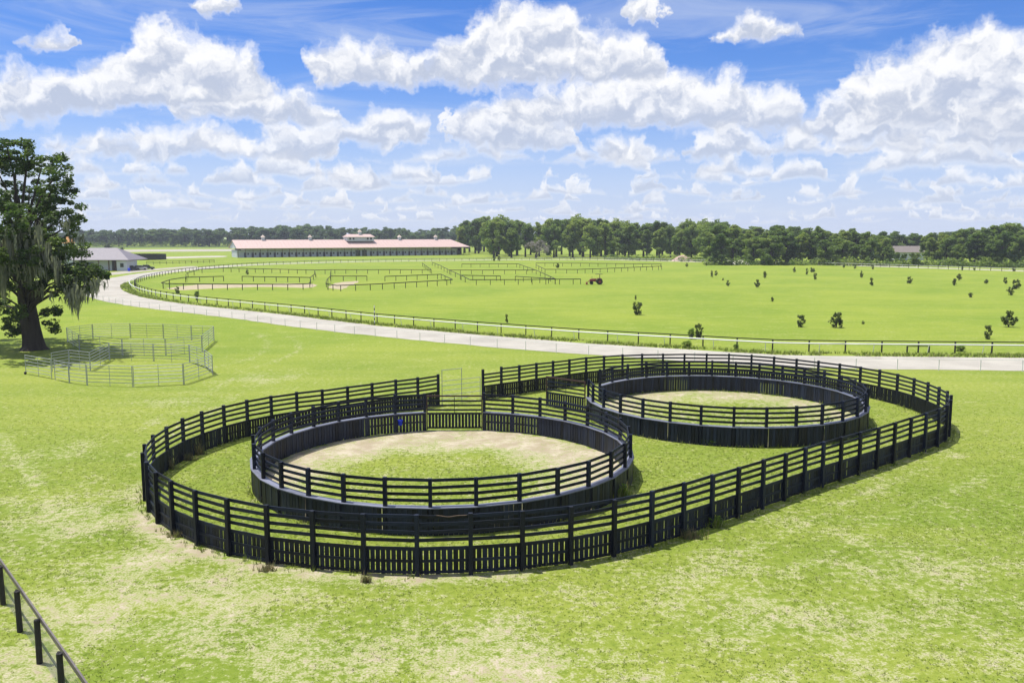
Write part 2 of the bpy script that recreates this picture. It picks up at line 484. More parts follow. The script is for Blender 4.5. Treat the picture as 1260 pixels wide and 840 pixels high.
def bare_at(Pn):
    d_out = polyline_dist(Pn, OUT)
    ins = inside(Pn, OUT)
    r1 = np.hypot(Pn[:, 0] - PEN1['c'].x, Pn[:, 1] - PEN1['c'].y)
    r2 = np.hypot(Pn[:, 0] - PEN2['c'].x, Pn[:, 1] - PEN2['c'].y)
    b = np.zeros(len(Pn))
    # worn strip outside the outer boards, widest on the left front
    an = np.degrees(np.arctan2(Pn[:, 1] - PEN1['c'].y, Pn[:, 0] - PEN1['c'].x))
    wl = np.clip(1.1 - np.abs(an + 125) / 95, .3, 1)
    b = np.maximum(b, np.where(~ins, wl * np.clip(1.5 - d_out / 0.95, 0, 1.0), 0.0))
    # sand inside the pens
    rg = np.hypot(Pn[:, 0] - PEN1['c'].x + .6, Pn[:, 1] - PEN1['c'].y + 1.6)
    b = np.where(r1 < 9.3, np.clip((rg - 3.7) / 3.8, .16, .95), b)
    rg = np.hypot(Pn[:, 0] - PEN2['c'].x - .5, Pn[:, 1] - PEN2['c'].y + 1.0)
    b = np.where(r2 < 8.9, np.clip((rg - 2.5) / 6.5, .3, .75), b)
    free = (~ins) & (d_out > .9)
    for px, py, rad, amt in BARE_SPOTS:
        c = G(px, py)
        rr = rad * (1 + .25 * c.y / 40)
        q = np.hypot(Pn[:, 0] - c.x, (Pn[:, 1] - c.y) * .8) / rr
        b = np.where(free, np.maximum(b, amt * (.95 if px < 420 else .78) * np.clip(1.3 - q, 0, 1)), b)
    for ti, tr in enumerate(TRACKS):
        pts = catmull([G(*p) for p in tr], 1.0)
        q = polyline_dist(Pn, pts)
        b = np.where(free, np.maximum(b, (.34 if ti != 2 else .5) * np.clip(1.35 - q / .45, 0, 1)), b)
    return b

def axis(fine0, fine1, step, lo, hi):
    a = list(np.arange(fine0, fine1 + 1e-6, step))
    s, x = step, fine1
    while x < hi:
        s *= 1.35; x += s; a.append(min(x, hi))
    s, x = step, fine0
    while x > lo:
        s *= 1.35; x -= s; a.insert(0, max(x, lo))
    return np.array(sorted(set(np.round(a, 4))))

gx = axis(-45, 48, 0.5, -9000, 9000)
gy = axis(16, 100, 0.5, -3000, 14000)
XX, YY = np.meshgrid(gx, gy)
GP = np.stack([XX.ravel(), YY.ravel()], 1)
nx, ny = len(gx), len(gy)
idx = np.arange(nx * ny).reshape(ny, nx)
quads = np.stack([idx[:-1, :-1], idx[:-1, 1:], idx[1:, 1:], idx[1:, :-1]], -1).reshape(-1, 4)

def grass_material(name, tuft=False):
    m = bpy.data.materials.new(name)
    m.use_nodes = True
    k = NT(m.node_tree)
    b = m.node_tree.nodes['Principled BSDF']
    pos = k.n('ShaderNodeNewGeometry').outputs['Position']
    att = k.n('ShaderNodeAttribute', attribute_name='bare').outputs['Fac']
    big = k.noise(pos, 0.045, 4, 0.55, 0.4)
    mid = k.noise(pos, 0.42, 5, 0.6, 0.3)
    fine = k.noise(pos, 3.2, 5, 0.65)
    vfine = k.noise(pos, 13.0, 4, 0.7)
    streak = k.noise(k.vm('MULTIPLY', pos, (0.05, 0.35, 1)), 1.0, 4, 0.6, 0.3)
    spy = k.n('ShaderNodeSeparateXYZ'); k.put(spy.inputs[0], pos)
    lawn = k.sstep(spy.outputs[1], 55, 120)
    lush = k.mix(lawn, (0.142, 0.200, 0.022), (0.145, 0.215, 0.018))
    yel = k.mix(lawn, (0.215, 0.255, 0.040), (0.215, 0.266, 0.030))
    pale = (0.31, 0.32, 0.14)
    c = k.mix(k.sstep(k.m('ADD', k.m('MULTIPLY', big, .6), k.m('MULTIPLY', streak, .4)), 0.36, 0.64), lush, yel)
    c = k.mix(k.m('MULTIPLY', k.sstep(mid, 0.46, 0.72), 0.55), c, yel)
    c = k.mix(k.m('MULTIPLY', k.sstep(fine, 0.50, 0.72), k.lin(lawn, 0, 1, .7, .3)), c, pale)
    c = k.mix(k.m('MULTIPLY', k.sstep(fine, 0.49, 0.28), 0.6), c, (0.078, 0.135, 0.012))
    c = k.mix(k.m('MULTIPLY', k.sstep(vfine, 0.50, 0.26), 0.5), c, (0.07, 0.12, 0.012))
    # sparse, sandy places
    mk = k.m('ADD', k.m('SUBTRACT', att, 0.10), k.m('ADD', k.m('MULTIPLY', k.m('SUBTRACT', fine, 0.5), 2.2), k.m('ADD', k.m('MULTIPLY', k.m('SUBTRACT', mid, 0.5), 1.6), k.m('MULTIPLY', k.m('SUBTRACT', vfine, 0.5), 1.5))))
    sandn = k.noise(pos, 0.9, 5, 0.6)
    sand = k.mix(k.sstep(sandn, 0.35, 0.68), (0.31, 0.255, 0.185), (0.44, 0.385, 0.30))
    straw = k.mix(k.sstep(vfine, 0.4, 0.65), (0.27, 0.275, 0.12), (0.42, 0.41, 0.26))
    c = k.mix(k.m('MULTIPLY', k.sstep(mk, 0.16, 0.55), 0.7), c, straw)
    c = k.mix(k.m('MULTIPLY', k.sstep(mk, 0.5, 0.95), 0.9), c, sand)
    k.put(b.inputs['Base Color'], c)
    b.inputs['Roughness'].default_value = 0.9
    b.inputs['Specular IOR Level'].default_value = 0.15
    bp = k.n('ShaderNodeBump'); bp.inputs['Strength'].default_value = 0.55
    bp.inputs['Distance'].default_value = 0.08
    k.put(bp.inputs['Height'], k.m('ADD', vfine, fine))
    k.put(b.inputs['Normal'], bp.outputs[0])
    return m

M_GRASS = grass_material('grass_ground')
gz = np.zeros(len(GP))
gme = mesh_np('ground', np.c_[GP, gz], quads, M_GRASS)
near = (np.abs(GP[:, 0]) < 50) & (GP[:, 1] > 10) & (GP[:, 1] < 105)
ba = np.zeros(len(GP), np.float32)
ba[near] = bare_at(GP[near])
at = gme.attributes.new('bare', 'FLOAT', 'POINT')
at.data.foreach_set('value', ba)
tag(obj('ground', gme), kind='structure')

# short grass standing in the nearer turf
def blades(name, xy, hgt, wid, lean, nb, colors):
    """nb triangular blades per tuft"""
    n = len(xy)
    T = n * nb
    base = np.repeat(xy, nb, 0) + RNG.normal(0, .03, (T, 2))
    an = RNG.uniform(0, 2 * np.pi, T)
    h = np.repeat(hgt, nb) * RNG.uniform(.55, 1.15, T)
    wd = np.repeat(wid, nb) * RNG.uniform(.7, 1.2, T)
    ln = lean * h * RNG.uniform(.3, 1.3, T)
    an2 = RNG.uniform(0, 2 * np.pi, T)
    V = np.zeros((T, 3, 3))
    V[:, 0, :2] = base + np.c_[np.cos(an), np.sin(an)] * wd[:, None] / 2
    V[:, 1, :2] = base - np.c_[np.cos(an), np.sin(an)] * wd[:, None] / 2
    V[:, 2, :2] = base + np.c_[np.cos(an2), np.sin(an2)] * ln[:, None]
    V[:, 2, 2] = h
    V[:, :2, 2] = 0.001
    me = mesh_np(name, V.reshape(-1, 3), np.arange(T * 3).reshape(-1, 3), colors, 3)
    cv = np.repeat(np.repeat(RNG.uniform(0, 1, n), nb), 3).astype(np.float32)
    a = me.attributes.new('tone', 'FLOAT', 'POINT')
    a.data.foreach_set('value', cv)
    return me

def blade_material(name, cols):
    m = bpy.data.materials.new(name)
    m.use_nodes = True
    k = NT(m.node_tree)
    b = m.node_tree.nodes['Principled BSDF']
    t = k.n('ShaderNodeAttribute', attribute_name='tone').outputs['Fac']
    rp = k.n('ShaderNodeValToRGB')
    k.put(rp.inputs[0], t)
    el_ = rp.color_ramp.elements
    while len(el_) < len(cols):
        el_.new(0.5)
    for i, (p, c) in enumerate(cols):
        el_[i].position = p; el_[i].color = (*c, 1)
    pos = k.n('ShaderNodeNewGeometry').outputs['Position']
    f = k.lin(k.noise(pos, 0.3, 3), .3, .7, .8, 1.2)
    c = k.vm('SCALE', rp.outputs[0], scale=f)
    k.put(b.inputs['Base Color'], c)
    b.inputs['Roughness'].default_value = 0.65
    b.inputs['Specular IOR Level'].default_value = 0.25
    tr = k.n('ShaderNodeBsdfTranslucent'); k.put(tr.inputs[0], c)
    mx = k.n('ShaderNodeMixShader'); mx.inputs[0].default_value = 0.45
    out = m.node_tree.nodes['Material Output']
    k.t.links.new(b.outputs[0], mx.inputs[1]); k.t.links.new(tr.outputs[0], mx.inputs[2])
    k.t.links.new(mx.outputs[0], out.inputs[0])
    return m

M_BLADE = blade_material('grass_blade', [(0.0, (0.11, 0.175, 0.018)), (0.35, (0.165, 0.23, 0.024)), (0.65, (0.22, 0.27, 0.04)), (1.0, (0.38, 0.38, 0.18))])
ys = np.sqrt(RNG.uniform(19.5 ** 2, 66 ** 2, 175000))
keepd = RNG.uniform(0, 1, len(ys)) < np.clip(34 / ys, 0, 1) * np.clip((68 - ys) / 34, 0, 1)
ys = ys[keepd]
xs = RNG.uniform(-1, 1, len(ys)) * (ys * .62 + 1.5)
XY = np.c_[xs, ys]
bz = bare_at(XY)
patch = np.array([mnoise.noise(Vector((x * .55, y * .55, 3.0))) + .6 * mnoise.noise(Vector((x * 2.1, y * 2.1, 8.0))) for x, y in XY])
ok = (bz + patch * .35 + RNG.uniform(-.15, .15, len(bz))) < .38
XY, bz2 = XY[ok], bz[ok]
hh = RNG.uniform(.02, .05, len(XY)) * np.where(inside(XY, OUT), 1.5, 1.0)
gm = blades('grass', XY, hh, RNG.uniform(.016, .034, len(XY)), 1.3, 4, M_BLADE)
tag(obj('grass', gm), 'short bright green turf grass growing around the pens', 'grass', kind='stuff')

# ------------------------------------------------------------------ board fences
def ring_pieces(t, posts, closed_skip, inward, spec):
    """posts: list of 2D points; builds posts, rails and pickets below thing t. spec: dict of options"""
    n = len(posts)
    nb = n - 1
    rails_z = spec['rails']
    zt = spec['h']
    loose = MB()
    pick = []
    for i, p in enumerate(posts):
        a, c = posts[max(i - 1, 0)], posts[min(i + 1, n - 1)]
        ang = math.atan2((c - a).y, (c - a).x)
        q = p - inward(p, ang) * spec['post_out']
        post('post', t, q, .15, .15, 0, zt + .02 + random.uniform(-.02, .04), ang + random.uniform(-.04, .04), M_BLACK)
    for i in range(nb):
        a, b = posts[i], posts[i + 1]
        d = (b - a)
        L = d.length
        ang = math.atan2(d.y, d.x)
        inn = inward((a + b) / 2, ang)
        for j, rz in enumerate(rails_z):
            if (i, j) in spec.get('skip_rail', ()):
                continue
            dz0, dz1 = random.uniform(-.02, .02), random.uniform(-.02, .02)
            ov = .012
            p0 = (a - d.normalized() * ov) + inn * spec['rail_in']; p1 = (b + d.normalized() * ov) + inn * spec['rail_in']
            zz = .0015 * (i % 2)
            bar('rail', t, (p0.x, p0.y, rz + dz0 + zz), (p1.x, p1.y, rz + dz1 + zz), .036 + .003 * (i % 2), .125, M_BLACK)
        for off, z0, z1, wid, hgt in spec.get('stringers', ()):
            p0, p1 = a + inn * off, b + inn * off
            bar('stringer', t, (p0.x, p0.y, (z0 + z1) / 2), (p1.x, p1.y, (z0 + z1) / 2), wid + .003 * (i % 2), hgt, M_BLACK)
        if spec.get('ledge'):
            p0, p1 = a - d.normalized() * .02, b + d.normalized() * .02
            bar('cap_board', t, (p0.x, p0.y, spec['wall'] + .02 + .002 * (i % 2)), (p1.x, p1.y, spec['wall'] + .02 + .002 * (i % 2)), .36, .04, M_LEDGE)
        sides = spec['sides'] if i not in spec.get('open_bays', ()) else spec['open_sides']
        for so, off in enumerate(sides):
            npk = max(3, round(L / .2))
            for kk in range(npk - so):
                s = (kk + .5 + .5 * so) / npk
                q = a.lerp(b, s) + inn * (off + random.uniform(-.009, .009))
                wdt = L / npk - (.034 if (len(sides) == 1) else .028) + random.uniform(-.008, .006)
                M = Matrix.Translation(Vector((q.x, q.y, (spec['z0'] + spec['wall']) / 2 + random.uniform(-.012, .006)))) @ Matrix.Rotation(ang + random.uniform(-.012, .012), 4, 'Z') @ Matrix.Rotation(random.uniform(-.008, .008), 4, 'Y') @ Matrix.Diagonal((wdt, .026, spec['wall'] - spec['z0'], 1))
                # a board shows if its outer face looks towards the photographer
                fac = (q - Vector((0, 0))).normalized().dot(inn) * (1 if off < 0 else -1)
                shows = 1.0 if (fac > -.15 or len(sides) == 1) else .2
                pick.append((shows / q.length, M))
    pick.sort(key=lambda e: -e[0])
    T = Matrix.Translation(-t.location)
    for kx, (_, M) in enumerate(pick):
        if kx < 298:
            obj('picket', unit_box(spec.get('board', M_BLACK)), t, T @ M)
        else:
            loose.mbox(T @ M)
    if loose.v:
        o = loose.build('picket_row', spec.get('board', M_BLACK), t)
        o['kind'] = 'stuff'

tf = thing('board_fence', (OUT[24].x, OUT[24].y, 0), 'black board fence enclosing both round pens, pickets below and four rails above', 'fence')
ctr = Vector((5, 49))
def inw_out(p, ang):
    nrm = Vector((-math.sin(ang), math.cos(ang)))
    return nrm if nrm.dot(ctr - p) > 0 else -nrm
ring_pieces(tf, OUT, None, inw_out, dict(h=FH, rails=[2.13, 1.85, 1.56, 1.27], post_out=.08, rail_in=.02,
            stringers=[(-.016, .90, 1.03, .034, .13), (-.016, .46, .56, .034, .10), (-.016, .05, .15, .034, .10)], sides=[.02], z0=.02, wall=1.02,
            skip_rail={(len(OUT) - 2, 0), (24, 0)}))
# warped, split top rail between two front posts
a, b = OUT[24], OUT[25]
mb = MB()
segs = []
for kx in range(15):
    s = kx / 14
    p = a.lerp(b, s)
    z = 2.13 - .055 * math.exp(-((s - .62) / .22) ** 2) + .012 * math.sin(s * 19)
    hgt = .125 - .05 * math.exp(-((s - .6) / .2) ** 2)
    segs.append((p, z, hgt))
for (p, z, h1), (q, z2, h2) in zip(segs[:-1], segs[1:]):
    mb.mbox(Matrix.Translation(-tf.location) @ frame((p.x, p.y + .02, z - .01), (q.x, q.y + .02, z2 - .01), .036, (h1 + h2) / 2))
tag(mb.build('warped_rail', M_BLACK, tf), 'warped and split top rail')
mb = MB()
pts = []
for kx in range(15):
    s = .36 + .58 * kx / 14
    p = a.lerp(b, s)
    z = 2.13 - .055 * math.exp(-((s - .62) / .22) ** 2) + .012 * math.sin(s * 19) + .045
    pts.append((p.x - tf.location.x, p.y + .0 - tf.location.y, z))
mb.tube(pts, [.008] + [.015] * 13 + [.006], 6)
mb.build('split_wood', M_RAW, tf)

def pen(label, c, r, angs, open_bays, h):
    posts = [c + Vector((math.cos(R(a)), math.sin(R(a)))) * r for a in angs]
    t = thing('round_pen', (c.x, c.y, 0), label, 'round pen')
    def inw(p, ang):
        return (c - p).normalized()
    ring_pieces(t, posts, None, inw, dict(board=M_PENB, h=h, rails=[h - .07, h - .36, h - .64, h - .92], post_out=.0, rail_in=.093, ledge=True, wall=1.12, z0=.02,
                sides=[.13, -.13], open_sides=[.10], open_bays=open_bays,
                stringers=[]))
    # stringers of the single-skin bays
    for i in open_bays:
        a, b = posts[i], posts[i + 1]
        o = (c - (a + b) / 2).normalized() * .07
        for z, hg in ((1.05, .12), (.55, .1)):
            bar('stringer', t, (a.x + o.x, a.y + o.y, z), (b.x + o.x, b.y + o.y, z), .034, hg, M_BLACK)
    return t, posts

PH = 2.3
ANG2S = sorted(ANG2)
t1, posts1 = pen('round black board pen with rust framed gate and blue bucket inside', PEN1['c'], PEN1['r'], ANG1, (0, 1, 28, 29), PH)
t2, posts2 = pen('round black board pen without bucket, its gate standing open, sandy floor', PEN2['c'], PEN2['r'], ANG2S, (), PH)

def board_gate(name, p0, p1, label, zt):
    p0, p1 = Vector((p0[0], p0[1])), Vector((p1[0], p1[1]))
    d = (p1 - p0).normalized()
    t = thing(name, (p0.x, p0.y, 0), label, 'gate')
    nrm = Vector((-d.y, d.x))
    for p in (p0 + d * .04, p1 - d * .04):
        post('frame_post', t, p, .07, .07, .05, zt, math.atan2(d.y, d.x), M_RUST)
    bar('top_rail', t, (*(p0 + d * .08), zt - .05), (*(p1 - d * .08), zt - .05), .07, .09, M_RUST)
    for z in (zt - .36, zt - .64, zt - .92):
        bar('rail', t, (*(p0 + d * .08), z), (*(p1 - d * .08), z), .036, .11, M_BLACK)
    mid = (p0 + p1) / 2 - nrm * .05
    post('brace', t, mid, .035, .035, 1.12, zt - .1, 0, M_BLACK)
    bar('stringer', t, (*(p0 + d * .08), 1.05), (*(p1 - d * .08), 1.05), .036, .12, M_BLACK)
    bar('stringer', t, (*(p0 + d * .08), .16), (*(p1 - d * .08), .16), .036, .1, M_BLACK)
    L = (p1 - p0).length - .2
    n = int(L / .2)
    for k in range(n):
        q = p0 + d * (.1 + L * (k + .5) / n) + nrm * .032
        post('picket', t, q, L / n - .05, .024, .1, 1.08, math.atan2(d.y, d.x) + random.uniform(-.01, .01), M_BLACK)
    return t

g0, g1 = posts1[-1], posts1[0]
dd = (g1 - g0).normalized()
board_gate('pen_gate', g0 + dd * .1, g1 - dd * .1, 'closed rust framed board gate facing the gap in the outer fence', 2.2)
hinge = posts2[0] + Vector((-.12, .0))
tip = G(667, 461.7, 2.2).xy
vdir = (tip - hinge).normalized()
board_gate('pen_gate', hinge + vdir * .08, hinge + vdir * 3.5, 'rust topped board gate swung open beside the farther round pen', 2.2)

# pipe gate in the gap of the outer fence
a, b = OUT[0], OUT[-1]
d = (b - a).normalized()
tg = thing('pipe_gate', (a.x, a.y, 0), 'thin galvanised pipe gate closing the gap in the black fence', 'gate')
L = (b - a).length
pa, pm, pb = a + d * .25, a + d * (L * .5), b - d * .3
for p, z in ((pa, 2.5), (pm, 2.5), (pb, 1.72)):
    mb = MB().tube([(p.x - a.x, p.y - a.y, 0.0), (p.x - a.x, p.y - a.y, z)], .024, 8)
    mb.build('upright', M_GALV, tg)
for z in (.35, .68, 1.02, 1.36, 1.7):
    MB().tube([(pa.x - a.x, pa.y - a.y, z), (pb.x - a.x, pb.y - a.y, z)], .02, 8).build('rail', M_GALV, tg)
MB().tube([(pa.x - a.x, pa.y - a.y, 2.49), (pm.x - a.x, pm.y - a.y, 2.49)], .022, 8).build('top_rail', M_GALV, tg)

# blue bucket hung inside pen
bc = PEN1['c'] + Vector((math.cos(R(112)), math.sin(R(112)))) * (PEN1['r'] - .36)
tb = thing('bucket', (bc.x, bc.y, .5), 'blue plastic feed bucket hung on the inside boards of the pen', 'bucket')
mb = MB()
prof = [(.115, 0), (.15, .3), (.162, .305), (.162, .33), (.145, .33), (.11, .03)]
nseg = 20
for r_, z in prof:
    for kx in range(nseg):
        mb.v.append(Vector((r_ * math.cos(2 * math.pi * kx / nseg), r_ * math.sin(2 * math.pi * kx / nseg), z)))
for i in range(len(prof) - 1):
    for kx in range(nseg):
        k2 = (kx + 1) % nseg
        mb.f.append((i * nseg + kx, i * nseg + k2, (i + 1) * nseg + k2, (i + 1) * nseg + kx))
mb.f.append(tuple(reversed(range(nseg))))
mb.f.append(tuple((len(prof) - 1) * nseg + kx for kx in range(nseg)))
mb.build('body', M_BLUE, tb, True)
hp = [(.155 * math.cos(t_), .02, .31 + .16 * math.sin(t_)) for t_ in np.linspace(0, math.pi, 12)]
MB().tube(hp, .006, 6).build('handle', M_GALV, tb)

# ------------------------------------------------------------------ near post-and-rail fence with wire (bottom left)
pb_ = [G(3.9, 743.2).xy, G(24.7, 776.8).xy, G(48.9, 815.4).xy]
d = (pb_[2] - pb_[0]).normalized()
sp_ = (pb_[2] - pb_[0]).length / 2
tw = thing('rail_fence', (pb_[1].x, pb_[1].y, 0), 'dark round-post wire fence with one flat top rail, apart from the pens', 'fence')
nr = Vector((-d.y, d.x))
if nr.x < 0:
    nr = -nr
FHN = 1.3
k0, k1 = -3, 7
for kx in range(k0, k1):
    p = pb_[0] + d * sp_ * kx - tw.location.xy
    mb = MB().tube([(p.x, p.y, 0), (p.x + random.uniform(-.02, .02), p.y, FHN - .012), (p.x, p.y, FHN)], [.085, .08, .068], 14)
    mb.build('post', M_DARKW, tw, False)
for kx in range(k0, k1 - 1):
    p, q = pb_[0] + d * (sp_ * kx) + nr * .115, pb_[0] + d * (sp_ * (kx + 1)) + nr * .115
    bar('top_rail', tw, (p.x, p.y, FHN - .05 + random.uniform(-.01, .01)), (q.x, q.y, FHN - .05 + random.uniform(-.01, .01)), .045 + .003 * (kx % 2), .15, M_CAPW)
mb = MB()
p, q = pb_[0] + d * (sp_ * k0) + nr * .09 - tw.location.xy, pb_[0] + d * (sp_ * (k1 - 1)) + nr * .09 - tw.location.xy
for z in np.arange(.06, 1.16, .1):
    mb.mbox(frame((p.x, p.y, z), (q.x, q.y, z), .003, .003))
Lw = (q - p).length
for s in np.arange(0, Lw, .1):
    c_ = p + (q - p).normalized() * s
    mb.box((c_.x, c_.y, .6), (.003, .003, 1.1))
o = mb.build('wire_mesh', M_GALV, tw)
o['kind'] = 'stuff'

# ------------------------------------------------------------------ portable pipe corral
PZ = 1.7
far_ring = [(81.6, 402.9), (113.3, 398.8), (159.8, 397.7), (200.5, 398.5), (235, 400.5), (262.9, 401.2), (248.2, 412.5), (203.2, 416.8), (149.6, 416.8), (96.6, 411.4)]
near_ring = [(110, 432.9), (133.6, 421.6), (188.2, 422.7), (232.7, 424.3), (251.5, 430), (261, 437.0), (225.2, 447.3), (162.5, 450), (105.7, 448.4), (83.8, 446), (66, 442.5)]
chute = [(62.3, 433.9), (84.3, 430.2), (110, 432.9)]
swing = [(30, 436.3), (62.5, 441.6)]
runs = [(far_ring + far_ring[:1], 'galvanised six-rail pipe panel of the corral ring nearer the track'),
        (near_ring, 'galvanised six-rail pipe panel of the corral ring farther from the track'),
        (chute, 'galvanised pipe panel of the angled chute in the oak shade'),
        (swing, 'galvanised pipe panel on a small wheel swung out towards the oak')]
for run, lab in runs:
    wp = [G(x, y, PZ).xy for x, y in run]
    for a, b in zip(wp[:-1], wp[1:]):
        d = b - a
        L = d.length
        dn = d.normalized()
        a2, b2 = a + dn * .05, b - dn * .05
        t = thing('corral_panel', (a2.x, a2.y, 0), lab, 'corral panel', 'pipe panels of the corral')
        v = b2 - a2
        for s in ((0, 1) if L < 2.6 else (0, .5, 1)):
            p = v * s
            MB().tube([(p.x, p.y, 0.0), (p.x, p.y, PZ)], .032 if s in (0, 1) else .022, 8).build('upright', M_GALV, t)
        for z in (.3, .58, .86, 1.14, 1.42, 1.67):
            MB().tube([(0, 0, z), (v.x, v.y, z)], .024, 8).build('rail', M_GALV, t)
        if run is swing:
            mb = MB().tube([(-.06, -.1, .12), (.06, -.1, .12)], .12, 14)
            mb.build('wheel', M_DARKW, t)

# ------------------------------------------------------------------ foliage
def leaf_material(name, c_dark, c_mid, c_light, trans=0.3, scale=0.6):
    m = bpy.data.materials.new(name)
    m.use_nodes = True
    k = NT(m.node_tree)
    b = m.node_tree.nodes['Principled BSDF']
    geo = k.n('ShaderNodeNewGeometry')
    tone = k.n('ShaderNodeAttribute', attribute_name='tone').outputs['Fac']
    oi = k.n('ShaderNodeObjectInfo')
    n1 = k.noise(geo.outputs['Position'], scale, 3, 0.5)
    f = k.m('ADD', k.m('MULTIPLY', tone, 0.65), k.m('ADD', k.lin(n1, .3, .7, -.1, .35), k.lin(oi.outputs['Random'], 0, 1, -.3, .32)))
    c = k.mix(k.sstep(f, 0.0, 0.5), c_dark, c_mid)
    c = k.mix(k.sstep(f, 0.45, 1.0), c, c_light)
    k.put(b.inputs['Base Color'], c)
    b.inputs['Roughness'].default_value = 0.55
    b.inputs['Specular IOR Level'].default_value = 0.3
    tr = k.n('ShaderNodeBsdfTranslucent'); k.put(tr.inputs[0], k.vm('MULTIPLY', c, (1.25, 1.3, .8)))
    mx = k.n('ShaderNodeMixShader'); mx.inputs[0].default_value = trans
    out = m.node_tree.nodes['Material Output']
    k.t.links.new(b.outputs[0], mx.inputs[1]); k.t.links.new(tr.outputs[0], mx.inputs[2])
    k.t.links.new(mx.outputs[0], out.inputs[0])
    return m

M_OAK = leaf_material('oak_leaf', (0.042, 0.08, 0.018), (0.098, 0.15, 0.03), (0.2, 0.255, 0.048), .5, .35)
M_TREE = leaf_material('tree_leaf', (0.07, 0.124, 0.034), (0.155, 0.228, 0.052), (0.25, 0.31, 0.074), .55, .12)
M_FAR = leaf_material('far_leaf', (0.065, 0.112, 0.058), (0.105, 0.165, 0.07), (0.16, 0.22, 0.085), .55, .08)
M_SHRUB = leaf_material('shrub_leaf', (0.05, 0.075, 0.026), (0.09, 0.12, 0.036), (0.14, 0.165, 0.05), .45, 1.2)
M_LIME = leaf_material('lime_leaf', (0.06, 0.12, 0.012), (0.12, 0.2, 0.02), (0.2, 0.28, 0.03), scale=1.2)
M_BARE = leaf_material('pale_twig', (0.17, 0.15, 0.13), (0.24, 0.22, 0.19), (0.32, 0.30, 0.27), 0.1)
M_MOSS = leaf_material('spanish_moss', (0.11, 0.12, 0.10), (0.165, 0.175, 0.145), (0.24, 0.245, 0.21), 0.35, 1.5)
M_BARK = principled('bark', (0.05, 0.042, 0.036), 0.9, 0.45, 2.5, 0.2, 0.1, 0.8, stretch=(1, 1, .25), col2=(0.085, 0.08, 0.07))
M_BARKF = principled('far_bark', (0.06, 0.05, 0.042), 0.9, 0.3, 1.0, 0.2)
M_DRY = blade_material('dry_weed', [(0.0, (0.10, 0.13, 0.04)), (.5, (0.2, 0.19, 0.09)), (1.0, (0.32, 0.24, 0.13))])

def leaf_cloud(centres, radii, counts, size, flat=0.75, rng=RNG, droop=0.0):
    """quads spread near the surfaces of many clumps; returns V, F, tone"""
    Vs, ts = [], []
    for c, r, n in zip(centres, radii, counts):
        d = rng.normal(0, 1, (n, 3)); d /= np.linalg.norm(d, axis=1)[:, None]
        rad = rng.uniform(0.25, 1, n) ** 0.5
        r3 = np.array([r, r, r * flat]) if np.isscalar(r) else np.array(r)
        p = np.array(c) + d * rad[:, None] * r3
        s = size * rng.uniform(.55, 1.3, n)
        u = rng.normal(0, 1, (n, 3)); u[:, 2] *= .45; u /= np.linalg.norm(u, axis=1)[:, None]
        v = np.cross(u, d * .8 + np.array([0, 0, .7]) + rng.normal(0, .55, (n, 3))); v /= np.linalg.norm(v, axis=1)[:, None] + 1e-9
        u, v = u * s[:, None] * .62, v * s[:, None] * .36
        q = np.stack([p - u, p + v * 1.0, p + u, p - v], 1)
        Vs.append(q.reshape(-1, 3))
        ts.append(np.repeat(np.clip(rng.uniform(.1, .9) + rng.normal(0, .16, n), 0, 1), 4))
    V = np.concatenate(Vs)
    return V, np.arange(len(V)).reshape(-1, 4), np.concatenate(ts).astype(np.float32)

def foliage_mesh(name, V, Fq, tone, mat):
    me = mesh_np(name, V, Fq, mat)
    a_ = me.attributes.new('tone', 'FLOAT', 'POINT')
    a_.data.foreach_set('value', tone)
    return me

def make_tree_meshes(seed, h, spread, mat, trunk_frac=.22, nclump=80, per=105, leaf=.72, bark=None, shape='round'):
    rng = np.random.default_rng(seed)
    cs, rs = [], []
    zb, zt = h * trunk_frac, h
    nl = 9
    lobes = []
    for i in range(nl):
        f = (i + .5) / nl
        an = rng.uniform(0, 6.28)
        wz = math.sin(math.pi * min(.97, .18 + .72 * f)) ** .6            # widest about the middle
        off = rng.uniform(.25, .62) * spread * wz
        lobes.append((off * math.cos(an), off * math.sin(an), zb + (zt - zb) * (.1 + .76 * f), rng.uniform(.34, .5) * spread))
    lobes.append((0, 0, zb + (zt - zb) * .75, .45 * spread))
    for i in range(nclump):
        lx, ly, lz, lr = lobes[i % len(lobes)]
        d = rng.normal(0, 1, 3); d /= np.linalg.norm(d)
        k_ = rng.uniform(.5, 1)
        p = np.array([lx + d[0] * lr * k_, ly + d[1] * lr * k_, lz + d[2] * lr * k_ * .8])
        p[2] = np.clip(p[2], zb, h * 1.0)
        cs.append(p); rs.append(rng.uniform(.13, .22) * spread + .3)
    V, Fq, tn = leaf_cloud(cs, rs, [int(per * (r / (.15 * spread + .35)) ** 2) for r in rs], leaf, .7, rng)
    crown = foliage_mesh('crown', V, Fq, tn, mat)
    mb = MB()
    lean = rng.uniform(-.03, .03) * h
    tp = [(0, 0, -.1), (lean * .3, 0, h * .25), (lean, 0, h * .55), (lean * 1.3, 0, h * .82)]
    r0 = h * .022 + .06
    mb.tube(tp, [r0 * 1.35, r0, r0 * .7, r0 * .2], 8)
    for i in range(9):
        c = cs[rng.integers(len(cs))]
        z0 = h * rng.uniform(.2, .6)
        mb.tube([(lean * z0 / h, 0, z0), (c[0] * .5, c[1] * .5, (z0 + c[2]) / 2 + .3), tuple(c)], [r0 * .5, r0 * .33, r0 * .1], 5, False)
    trunk = mesh_from('trunk', mb.v, mb.f, bark or M_BARKF, True)
    return trunk, crown, h

def place_tree(name, meshes, loc, h, label, cat, group, rz, sx_=1.0, tilt=0.0):
    trunk, crown, h0 = meshes
    t = thing(name, loc, label, cat, group, rz)
    s = h / h0
    t.scale = (s * sx_, s * sx_, s)
    obj('trunk', trunk, t)
    obj('crown', crown, t)
    return t

